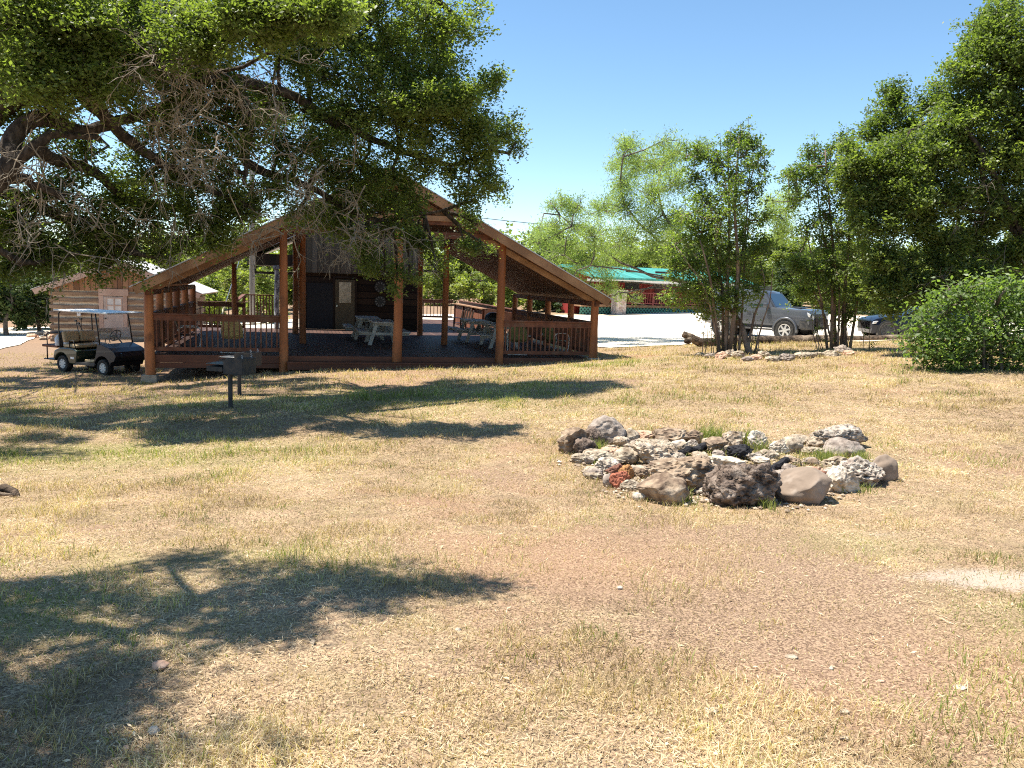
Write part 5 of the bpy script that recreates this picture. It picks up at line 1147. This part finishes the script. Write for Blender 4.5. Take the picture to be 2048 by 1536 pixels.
for c_, r in [((-10.6, 13.4, 8.6), 2.2), ((-7.6, 14.2, 8.8), 1.8), ((-13, 14.5, 7), 1.9), ((-12.4, 10.2, 6.6), 1.7), ((-9.6, 16.6, 7.4), 1.7), ((-5.0, 15.2, 8.8), 1.4)]:
    oak.blob(c_, (r, r, r*.7), int(42*r*r), 50, .25, .065, .55, jr=.07)
oak_root = oak.finish(m_oakbark, m_lfoak, .58, .45)
# bare grey twigs tangled through the middle of the crown
tw = MB(); OBv = np.array(OB)
def twig(p, d, L, r, lev):
    pts = [p]; 
    for i in range(4):
        d = d + rng.normal(0, .32, 3) + np.array([0, 0, -.10]); d /= np.linalg.norm(d); pts.append(pts[-1]+d*L/4)
    tw.tube([tuple(q-OBv) for q in pts], [r, r*.9, r*.75, r*.6, r*.4], 4, False)
    if lev:
        for k in range(rng.integers(3, 6)):
            i = rng.integers(1, 5); dd = d+rng.normal(0, .8, 3); twig(pts[i], dd/np.linalg.norm(dd), L*rng.uniform(.4, .7), r*.6, lev-1)
for px, py, dp, rp, n in [(340, 100, 9.9, 80, 16), (400, 60, 10.2, 70, 10), (300, 150, 9.7, 60, 9), (370, 200, 10.1, 80, 18), (330, 280, 10.2, 70, 12), (430, 290, 10.6, 60, 10), (420, 170, 10.4, 60, 9), (540, 130, 11.0, 60, 8), (540, 260, 11.4, 50, 8), (600, 330, 11.8, 60, 12), (650, 400, 12.2, 60, 12), (620, 260, 11.8, 50, 6), (720, 470, 12.6, 40, 6), (590, 440, 12.2, 35, 7), (90, 330, 9.5, 50, 12), (100, 420, 9.9, 50, 12), (140, 460, 10.2, 40, 8), (220, 150, 9.6, 40, 4), (300, 400, 10.8, 60, 8), (430, 380, 11.2, 50, 7), (700, 380, 12.2, 50, 7), (80, 250, 9.4, 40, 6), (820, 470, 13, 30, 4), (200, 430, 10.6, 40, 5)]:
    for k in range(n):
        c = P(px+rng.normal(0, rp*.6), py+rng.normal(0, rp*.6), dp*DS+rng.normal(0, .4)); d = unit(1)[0]; d[2] -= .35; twig(c, d/np.linalg.norm(d), rng.uniform(.4, 1.0), rng.uniform(.007, .014), 2)
tag(tw.build("bare_twigs", m_noise("grey dead twig bark", (.17, .14, .105), (.36, .30, .225), 8, .9), oak_root), kind='stuff')

# ---- crape myrtles: many stems from one foot, upright crowns
def myrtle(px, py, dp, blobs, stems, label, tips):
    b = GP(px, py); b = P(px, py, dp); b = (b[0], b[1], g(b[0], b[1])-.03)
    T = Tree("crape_myrtle", label, "tree", b, "crape myrtles in the stone edged bed")
    for sx, top, r in stems:
        p0 = P(sx, py, dp+rng.uniform(-.3, .3)); p0[2] = b[2]; tx, ty = top; p3 = P(tx, ty, dp+rng.uniform(-.6, .6))
        m1 = p0*.6+p3*.4; m1[:2] = p0[:2]*.75+p3[:2]*.25; m1 += rng.normal(0, .05, 3); T.limb([p0, m1, (m1+p3)/2+rng.normal(0, .06, 3), p3], r*.72, r*.2, 8, 3)
    for q in blobs:
        cx, cy, rp = q[:3]; t = q[3] if len(q) > 3 else .45; n = q[4] if len(q) > 4 else 1.; r = rp*pxm(dp)
        T.blob(P(cx, cy, dp+rng.uniform(-.5, .5)), (r, r*1.2, r*1.05), int(40*n*(rp/30)**1.6)+4, 30, .155, .072, t, .17, .007, 2.4, jr=.016)
    for tx, ty, ln in tips:       # upright leafy tips against the sky
        for k in range(int(ln/7)):
            T.blob(P(tx+rng.normal(0, 2.5), ty+k*7, dp), .06, 1, 16, .10, .065, .3, twig=0, join=False)
        p1 = P(tx, ty-8, dp); T.wood.tube([tuple(P(tx+2, ty+ln, dp)-T.base), tuple(p1-T.base)], [.012, .004], 4, False)
    for k in range(14):           # thin suckers round the foot
        sx = px+rng.uniform(-60, 60); a = P(sx, py-2, dp+rng.uniform(-.4, .4)); a[2] = b[2]; e = P(sx+rng.uniform(-14, 14), py-rng.uniform(40, 95), dp); T.wood.tube([tuple(a-T.base), tuple((a+e)/2+rng.normal(0, .03, 3)-T.base), tuple(e-T.base)], [.011, .009, .005], 5, False)
        for j in range(3): T.blob(a+(e-a)*rng.uniform(.2, 1), .08, 1, 8, .09, .06, .35, twig=0, join=False)
    return T.finish(m_myrbark, m_lfmyr, .6, .4)
myrtle(1462, 706, 22, [(1440, 560, 42), (1400, 600, 36, .5), (1370, 580, 26, .5), (1500, 565, 26, .4, .6), (1525, 550, 20, .4, .7), (1380, 530, 34, .5), (1430, 500, 42), (1480, 520, 40, .4), (1350, 540, 20), (1390, 470, 36, .55), (1440, 440, 42, .5), (1490, 450, 38, .4), (1520, 490, 24), (1370, 430, 26, .5), (1350, 490, 22, .5), (1410, 400, 34, .5), (1460, 370, 34, .35), (1500, 380, 30, .35), (1390, 350, 24, .35), (1430, 330, 26, .3), (1480, 310, 30, .28), (1515, 330, 22, .3), (1400, 310, 16, .3), (1455, 290, 18, .28), (1500, 285, 14, .28), (1405, 625, 18, .5, .7), (1455, 600, 36, .4), (1345, 600, 16, .5), (1530, 440, 14), (1375, 310, 12, .3)],
 [(1440, (1400, 480), .07), (1446, (1420, 380), .06), (1452, (1455, 300), .085), (1459, (1478, 280), .09), (1438, (1370, 520), .05), (1470, (1500, 340), .06), (1500, (1440, 560), .13), (1494, (1520, 520), .055), (1478, (1500, 420), .05), (1508, (1545, 540), .035)],
 "left of two crape myrtles, with the taller, darker upright crown", [(1480, 250, 60), (1497, 240, 60), (1460, 262, 50), (1440, 275, 45), (1520, 268, 50), (1415, 292, 40), (1528, 300, 40), (1388, 300, 40), (1372, 288, 30)])
myrtle(1680, 702, 22.6, [(1640, 590, 34, .5), (1600, 570, 26, .55), (1690, 600, 34, .35), (1720, 570, 30, .4), (1620, 540, 34, .5), (1670, 540, 36, .4), (1710, 520, 32, .35), (1590, 520, 24, .5), (1640, 490, 36, .4), (1690, 470, 34, .35), (1600, 460, 26, .4, .7), (1650, 430, 34, .35, .8), (1700, 420, 30, .3, .8), (1600, 400, 24, .38), (1640, 380, 32, .35), (1690, 370, 30, .32), (1585, 360, 18, .35), (1620, 340, 24, .32), (1660, 330, 28, .3), (1700, 330, 22, .3), (1630, 300, 16, .3), (1690, 290, 20, .3), (1580, 345, 14, .35), (1735, 480, 20, .35), (1730, 600, 18, .4)],
 [(1655, (1610, 450), .055), (1662, (1630, 330), .065), (1670, (1650, 300), .07), (1682, (1690, 290), .075), (1692, (1705, 380), .06), (1668, (1590, 520), .045), (1699, (1730, 480), .06), (1675, (1660, 420), .05), (1688, (1720, 560), .045)],
 "right of two crape myrtles, stems in front of the grey car's nose", [(1628, 268, 60), (1615, 290, 40), (1692, 255, 60), (1680, 265, 50), (1706, 280, 40), (1592, 330, 40), (1660, 300, 40), (1576, 345, 30)])

# ---- pale mesquite behind the lot
mp = P(1468, 680, 29.5); MBs = (mp[0], mp[1], g(mp[0], mp[1])-.1)
mes = Tree("mesquite_tree", "pale feathery mesquite tree with sprawling bare branches right of the lodge", "tree", MBs)
f2 = P(1440, 575, 30.5)
mes.limb([MBs, P(1462, 630, 30), f2], .13, .10, 10)
for pts, r in [([(1300, 470), (1240, 380), (1255, 300)], .10), ([(1270, 540), (1180, 480), (1120, 430)], .09), ([(1220, 560), (1150, 520), (1090, 500)], .06), ([(1330, 430), (1320, 340), (1360, 290)], .09), ([(1400, 470), (1450, 380), (1430, 300)], .09), ([(1270, 580), (1230, 590), (1195, 600)], .06), ([(1310, 575), (1260, 600), (1310, 615)], .05), ([(1180, 530), (1150, 580), (1200, 600)], .05), ([(1450, 470), (1560, 430), (1580, 400)], .07)]:
    mes.limb([f2]+[P(a, b, 31+rng.uniform(-2, 2)) for a, b in pts], r*.65, r*.16, 7, 4, .04)
for cx, cy, rp in [(1250, 300, 30), (1275, 335, 34), (1245, 360, 32), (1310, 330, 34), (1300, 390, 36), (1250, 420, 38), (1200, 420, 34), (1160, 410, 26), (1120, 410, 22), (1150, 450, 32), (1110, 450, 24), (1090, 480, 22), (1130, 490, 32), (1190, 470, 36), (1240, 480, 34), (1300, 450, 36), (1350, 310, 30), (1345, 370, 34), (1360, 430, 34), (1160, 520, 28), (1210, 530, 30), (1260, 505, 24), (1310, 495, 28), (1180, 570, 20), (1215, 570, 14), (1100, 520, 18), (1240, 585, 12), (1272, 590, 8), (1150, 555, 18), (1330, 280, 20), (1230, 330, 18), (1100, 405, 12), (1345, 480, 30), (1080, 455, 12), (1560, 430, 30), (1540, 400, 24), (1580, 400, 26), (1560, 470, 26), (1262, 283, 14), (1400, 300, 20)]:
    r = rp*pxm(31); mes.blob(P(cx, cy, 31+rng.uniform(-2.2, 2.2)), (r, r*1.3, r*.9), int(34*(rp/25)**1.6)+4, 46, .26, .105, .5, .18, .009, 2.2, droop=.06, jr=.022)
mes.finish(m_bark2, m_lfmes, .22, .2, down=.8)

# ---- the big oak on the right and the bush under it
RS = 1.16
rb = P(2080, 690, 17.5*RS); RB = (rb[0], rb[1], g(rb[0], rb[1])-.1)
ro = Tree("live_oak", "broad live oak at the right edge, olive crown arching down to a green bush", "tree", RB)
fk = np.array(RB)+np.array([-.1, 0, 2.0]); ro.limb([RB, np.array(RB)+np.array([.05, 0, 1.0]), fk], .34, .26, 12)
for pts, r in [([(2040, 560, 17.5), (1980, 565, 17.3), (1930, 590, 17.0)], .13), ([(2060, 480, 17.5), (2010, 440, 17.4), (1975, 380, 17.2), (1960, 300, 17)], .14), ([(2030, 510, 17.5), (1960, 500, 17.6), (1880, 520, 17.6), (1800, 540, 17.5)], .10), ([(2010, 440, 17.4), (1940, 420, 17.2), (1860, 400, 17.2), (1780, 380, 17.3)], .09), ([(2080, 380, 17.5), (2040, 250, 17.4), (2000, 140, 17.4)], .13), ([(1960, 300, 17), (1900, 240, 17.2), (1820, 260, 17.4)], .07)]:
    ro.limb([fk]+[P(a, b, c*RS) for a, b, c in pts], r, r*.3, 9, 4, .02)
def rbk(cx, cy, rp, t=.5, dp=17.4, n=1., join=True): 
    dp = dp*RS; r = rp*pxm(dp); ro.blob(P(cx, cy, dp), (r, r*1.2, r), int(118*n*(rp/55)**1.8)+6, 46, .19, .086, t, .15, .008, 2.5, jr=.03, join=join)
for q in [(2020, 60, 60, .5), (1980, 110, 45, .45), (2040, 150, 60, .5), (1930, 150, 35, .42), (1980, 210, 55, .55), (2040, 250, 60, .55), (1920, 230, 45, .5), (1880, 270, 40, .5), (1940, 300, 55, .62), (2010, 330, 55, .55), (1860, 330, 50, .6), (1800, 310, 40, .5), (1790, 370, 48, .62), (1860, 400, 50, .62), (1930, 380, 50, .6), (1750, 330, 34, .58), (1700, 310, 26, .6), (1690, 345, 22, .55), (1740, 400, 34, .6), (1740, 450, 32, .6), (1790, 440, 45, .62), (1850, 460, 40, .55), (1760, 510, 36, .55), (1800, 540, 36, .5), (1840, 570, 34, .55), (1780, 590, 28, .55), (1880, 540, 34, .45), (1920, 570, 34, .42), (1960, 540, 36, .4), (1870, 600, 26, .4), (1740, 560, 22, .5), (2000, 400, 45, .5), (2040, 430, 45, .45), (1960, 460, 36, .4), (2030, 520, 34, .45), (1990, 600, 30, .4), (2040, 590, 30, .7), (2030, 500, 20, .8), (1900, 490, 36, .45), (2090, 300, 60, .5), (2090, 120, 60, .5), (1830, 360, 40, .62), (1720, 380, 24, .6)]:
    rbk(*q)
for q in [(1790, 220, 36, .3, 20.5), (1830, 250, 36, .3, 20.5), (1760, 250, 28, .3, 20.5), (1795, 180, 22, .3, 20.5), (1860, 210, 28, .35, 20.5), (1740, 280, 22, .3, 20.5), (1875, 180, 14, .35, 20.5), (1820, 300, 40, .35, 20), (1950, 90, 26, .3, 19), (2010, 15, 30, .35, 19), (1960, 45, 18, .3, 19)]:
    rbk(*q, n=1.0, join=False)
for q in [(2120, 420, 80), (2150, 220, 90), (2180, 520, 80), (2240, 350, 100), (2160, 60, 80), (2260, 150, 100)]: rbk(q[0], q[1], q[2], .5, 17.6, .8)
rr = ro.finish(m_oakbark, m_lfoak2, .55, .4)
tw = MB(); OBv = np.array(RB)
for px, py, dp, rp, n in [(1960, 420, 16.9, 40, 5), (1940, 560, 16.9, 40, 6), (2000, 480, 16.9, 40, 6), (1880, 590, 16.8, 40, 5), (2010, 380, 16.9, 40, 4)]:
    for k in range(n):
        c = P(px+rng.normal(0, rp*.6), py+rng.normal(0, rp*.6), dp*RS+rng.normal(0, .3)); d = unit(1)[0]; twig(c, d, rng.uniform(.5, 1.0), rng.uniform(.007, .012), 1)
tag(tw.build("bare_twigs", m_bark2, rr), kind="stuff")
def shrub(name, px, py, dp, blobs, leaf, label, L=.08, per=40, spread=.2, cat="shrub", mt=None, n=1., asp=.5, group=None):
    b = P(px, py, dp); b = (b[0], b[1], g(b[0], b[1])-.05); T = Tree(name, label, cat, b, group)
    for k in range(7):
        q = blobs[rng.integers(len(blobs))]; e = P(q[0], q[1], dp); p0 = np.array(b)+np.array([rng.normal(0, .3), rng.normal(0, .3), 0]); T.limb([p0, (p0+e)/2+np.array([0, 0, .2]), e], .035, .012, 6)
    for q in blobs:
        r = q[2]*pxm(dp); c = P(q[0], q[1], dp+(q[4] if len(q) > 4 else rng.uniform(-.3, .3))); T.blob(c, (r, r*1.25, r), int(n*48*(q[2]/40)**1.7)+6, per, spread, L, q[3] if len(q) > 3 else .5, .16, .006, 2.6)
    return T.finish(mt or m_bark2, leaf, asp, .4)
shrub("green_bush", 1960, 722, 16.8, [(1870, 645, 34, .55), (1848, 690, 24, .55), (1900, 618, 30, .55), (1925, 655, 40, .6), (1900, 695, 34, .5), (1965, 640, 36, .55), (1985, 675, 40, .55), (1960, 702, 34, .4), (2020, 640, 40, .5), (2040, 685, 42, .45), (2010, 712, 30, .35), (1880, 716, 20, .45), (1838, 655, 12, .6), (1945, 588, 18, .5), (1990, 600, 24, .55), (2015, 575, 14, .6), (2060, 610, 34, .5), (2100, 660, 60, .45), (1850, 706, 14, .5), (2060, 718, 34, .35), (1930, 718, 24, .35), (2150, 690, 60, .4), (1868, 612, 9, .6), (1915, 590, 9, .6), (1826, 680, 9, .6), (1890, 592, 7, .6), (1970, 565, 8, .6)], m_lfbush, "dense bright green bush in front of the right oak, hiding part of a car", .095, 26, .34, n=.5)

# ---- trees behind: each one its own thing
def bgtree(name, px, dp, ytop, ybot, wpx, leaf, label, L=.16, seed=0, dens=1., tint=.5, asp=.5, group="trees and brush behind the clearing", cat="tree", low=False, up=.4):
    x = P(px, 600, dp); gz = g(x[0], x[1]); b = (x[0], x[1], gz-.1)
    T = Tree(name, label, cat, b, group); s = pxm(dp); zt = P(px, ytop, dp)[2]; zb = max(P(px, ybot, dp)[2], gz); H = zt-zb; Wm = wpx*s
    k = max(9, int(H*Wm/ (1.3 if not low else 1.0)))
    cz0 = zb+H*.35; T.limb([b, (b[0]+rng.normal(0, .15), b[1], (b[2]+cz0)/2), (b[0]+rng.normal(0, .3), b[1], cz0), (b[0]+rng.normal(0, .3), b[1], zt-H*.15)], .05+.022*H, .03, 8)
    k = min(k, 40)
    for i in range(k):
        f = (i+.5)/k; z = zb+H*(.08+.84*f); ww = Wm*.5*math.sqrt(max(.08, 1-(2*(f*.9+.02)-.85)**2)) if not low else Wm*.5*(1-.6*f)
        a = rng.uniform(0, 6.28); rr_ = rng.uniform(.2, .85)*ww; r = max(.35, min(1.6, (H*Wm/k)**.5*.62))*rng.uniform(.75, 1.2)
        T.blob((b[0]+rr_*math.cos(a), b[1]+rr_*math.sin(a)*.8, min(z, zt-r*.5)), (r, r, r*.8), int(dens*34*r**1.2)+5, 20, .40*min(1, r), L*1.3, tint, .17, .014, 2.5, jr=.035)
    return T.finish(m_bark2, leaf, asp, up)
J, B, Mq = m_lfjun, m_lfbg, m_lfmes
bgtree("juniper_tree", 10, 41, 505, 655, 130, J, "tall dark juniper at the far left edge behind the drive", .15, tint=.6, dens=1.6, low=True)
bgtree("juniper_tree", 78, 43, 535, 654, 90, J, "dark juniper standing just left of the small cabin", .14, tint=.65, dens=1.7, low=True)
bgtree("juniper_tree", 45, 46, 520, 650, 110, J, "juniper behind the two at the left edge", .15, tint=.5, dens=1.5, low=True)
bgtree("juniper_tree", -60, 42, 490, 655, 150, J, "dark juniper cut off by the left edge of the view", .15, tint=.5, dens=1.3, low=True)
bgtree("brush_tree", 120, 47, 480, 645, 120, B, "mid green tree between the left juniper and the small cabin", .15, tint=.35)
bgtree("brush_tree", -20, 55, 440, 640, 200, B, "tall green tree showing through the oak at the far left", .2, tint=.45)
bgtree("brush_tree", 330, 52, 455, 640, 130, B, "bright yellow green tree right behind the small cabin's roof", .16, tint=.7, dens=1.2)
bgtree("brush_tree", 430, 50, 470, 635, 120, B, "bright yellow green tree behind the left slope of the lodge roof", .16, tint=.72, dens=1.2)
bgtree("brush_tree", 500, 56, 440, 630, 130, B, "green tree around the foot of the utility pole", .17, tint=.55, dens=1.1)
bgtree("brush_tree", 420, 46, 540, 655, 110, B, "pale brush seen under the left roof edge above the railing", .14, tint=.62, dens=1.1, low=True)
bgtree("brush_tree", 530, 47, 535, 648, 90, B, "bright brush seen between the left lodge posts", .14, tint=.66, dens=1.1, low=True)
bgtree("brush_tree", 590, 60, 470, 630, 140, B, "tree hidden behind the lodge loft", .18, tint=.5)
bgtree("brush_tree", 240, 55, 460, 640, 140, B, "green tree behind the small cabin seen over its ridge", .17, tint=.6)
bgtree("brush_tree", 870, 58, 520, 622, 110, B, "bright brush seen through the porch right of the log wall", .16, tint=.62, dens=1.2)
bgtree("brush_tree", 960, 54, 540, 640, 110, B, "leafy brush under the right roof slope behind the plank ramp", .15, tint=.62, dens=1.2)
bgtree("brush_tree", 1000, 62, 480, 620, 140, B, "darker trees behind the plank ramp's brush", .18, tint=.35)
bgtree("juniper_tree", 1090, 56, 452, 620, 80, J, "dark juniper rising over the right roof slope", .16, tint=.5, dens=1.3)
bgtree("juniper_tree", 1095, 50, 585, 636, 110, J, "dark low juniper between the right side posts of the lodge", .14, tint=.4, dens=1.3, low=True)
bgtree("brush_tree", 1060, 52, 575, 634, 60, B, "light green sapling between the right side posts", .14, tint=.6)
bgtree("brush_tree", 1160, 66, 490, 610, 120, B, "green tree behind the left end of the red cabin", .19, tint=.45)
bgtree("brush_tree", 1280, 70, 500, 600, 160, B, "olive tree behind the red cabin's teal roof", .2, tint=.5)
bgtree("juniper_tree", 1390, 68, 480, 610, 160, J, "dark juniper behind the right end of the red cabin", .19, tint=.55, dens=1.2)
bgtree("brush_tree", 1500, 66, 500, 625, 150, B, "green tree behind the grey car's roof", .19, tint=.5, dens=1.1)
bgtree("juniper_tree", 1590, 60, 510, 628, 120, J, "dark juniper between the two crape myrtles", .17, tint=.55, dens=1.2)
bgtree("brush_tree", 1640, 64, 490, 628, 150, B, "olive brush behind the right crape myrtle", .18, tint=.5, dens=1.1)
bgtree("brush_tree", 1720, 54, 520, 634, 120, B, "yellow green brush behind the gap between myrtle and bush", .16, tint=.6, dens=1.2)
bgtree("brush_tree", 1800, 52, 490, 636, 130, B, "olive tree above the dark blue coupe", .16, tint=.5, dens=1.2)
bgtree("juniper_tree", 1770, 47, 600, 640, 150, J, "low dark juniper hedge behind the dark blue coupe", .13, tint=.4, dens=1.4, low=True)
bgtree("brush_tree", 1900, 50, 440, 640, 170, B, "tree behind the right oak's hanging branches", .17, tint=.45)
bgtree("brush_tree", 2030, 50, 420, 650, 170, B, "tree behind the right edge of the bush", .17, tint=.45)
bgtree("brush_tree", 380, 62, 470, 630, 160, B, "broad pale green tree behind the bright yellow ones", .2, tint=.6, dens=1.2)
bgtree("brush_tree", 690, 66, 480, 620, 170, B, "tree far behind the log room of the lodge", .2, tint=.5)
bgtree("brush_tree", 910, 68, 500, 618, 150, B, "olive tree far behind the porch's bright brush", .2, tint=.45, dens=1.2)
bgtree("brush_tree", 1010, 50, 565, 640, 80, B, "low pale brush behind the plank ramp", .14, tint=.6, dens=1.3, low=True)
bgtree("brush_tree", 1560, 72, 470, 620, 170, B, "tall tree far behind the gap between the crape myrtles", .2, tint=.55, dens=1.2)
bgtree("brush_tree", 1690, 70, 480, 625, 170, B, "tall olive tree far behind the right crape myrtle", .2, tint=.45, dens=1.2)
bgtree("brush_tree", 1130, 72, 510, 605, 150, B, "green tree far behind the mesquite", .2, tint=.5, dens=1.2)
for k_, (px_, w__, lf_, lb_) in enumerate([(1490, 90, B, "low brush at the lot's far edge behind the left myrtle"), (1560, 90, J, "low dark juniper at the lot's far edge behind the grey car"), (1640, 90, B, "low brush at the lot's far edge behind the right myrtle"), (1710, 80, B, "low olive brush at the lot's far edge right of the right myrtle"), (1420, 80, J, "low juniper by the right end of the red cabin")]):
    bgtree("juniper_tree" if lf_ is J else "brush_tree", px_, 52+k_ % 2, 575, 634, w__, lf_, lb_, .14, tint=.5, dens=1.4, low=True)
bgtree("juniper_tree", 300, 45, 560, 650, 60, J, "dark juniper beside the small cabin's right wall", .14, tint=.5)
# far wooded rise closing the view
NF = 12000; fx = rng.uniform(-130, 130, NF); fy = rng.uniform(72, 130, NF); fz = G(fx, fy)+rng.random(NF)*(2.6+4.2*fbm(fx, fy, .05, 3))
ctr = np.repeat(np.stack([fx, fy, fz], 1), 14, 0); ctr += rng.normal(size=ctr.shape)*np.array([.8, .8, .6])
o = np_mesh("far_woods", leaf_quads(ctr, np.full(len(ctr), .5)*rng.uniform(.6, 1.3, len(ctr)), np.full(len(ctr), .32)), 4, m_lfbg, np.clip(np.repeat(rng.normal(.4, .2, NF), 14)+rng.normal(0, .1, len(ctr)), 0, 1)); tag(o, kind='stuff')

# ---- green tufts growing among the fire pit stones
TV, TT = [], []
def tuft(px, py, n, h, wpx, label):
    p = GP(px, py); s = pxm(p[1]); x = rng.normal(p[0], wpx*s*.35, n); y = rng.normal(p[1]+.05, .10, n); a = rng.uniform(0, 6.28, n); hh = rng.uniform(.5, 1.1, n)*h
    z = G(x, y); p0 = np.stack([x, y, z], 1); d = np.stack([np.cos(a), np.sin(a), np.zeros(n)], 1); ln = rng.uniform(.1, .6, n)[:, None]; p1 = p0+np.array([0, 0, 1])*hh[:, None]*.55+d*hh[:, None]*ln*.3; p2 = p0+np.array([0, 0, 1])*hh[:, None]+d*hh[:, None]*ln
    w_ = np.stack([-np.sin(a+1), np.cos(a+1), np.zeros(n)], 1)*.0028
    TV.append(np.concatenate([np.stack([p0-w_, p0+w_, p1+w_, p1-w_], 1), np.stack([p1-w_, p1+w_, p2+w_*.2, p2-w_*.2], 1)]).reshape(-1, 3))
    t = np.clip(rng.normal(.5, .2, n), 0, 1); TT.append(np.concatenate([t, t]))
m_tuft = m_leaf("fresh green grass", (.10, .12, .035), (.22, .25, .08), (.42, .42, .17), .35, .5)
for q in [(1425, 884, 320, .20, 46, "green grass tuft in the back row right of the pointed rock"), (1500, 892, 260, .20, 30, "green grass tuft left of the white upright rock"), (1530, 905, 120, .14, 40, "thin grass tuft below the white upright rock"), (1655, 925, 260, .14, 60, "green grass tuft before the smooth grey stone at the right"), (1718, 920, 160, .12, 40, "green grass tuft right of the smooth grey stone"), (1195, 905, 160, .14, 24, "small pale green weed on the dark pitted rock"), (1205, 935, 90, .08, 20, "tiny green tuft on the flat cream slab"), (1725, 985, 130, .08, 60, "short grass tuft under the speckled grey rock"), (1535, 1018, 110, .10, 26, "small grass tuft in front of the biggest porous rock"), (1375, 1005, 80, .12, 20, "dry grey tuft between the lumpy rock and the porous one")]: tuft(*q)
o = np_mesh('tall_grass', np.concatenate(TV), 4, m_tuft, np.concatenate(TT)); tag(o, kind='stuff')
print("G checks", g(-9.2, 21), g(2.3, 24), g(0, 5), g(5, 22), len(bpy.data.objects), "faces", sum(len(m.polygons) for m in bpy.data.meshes))
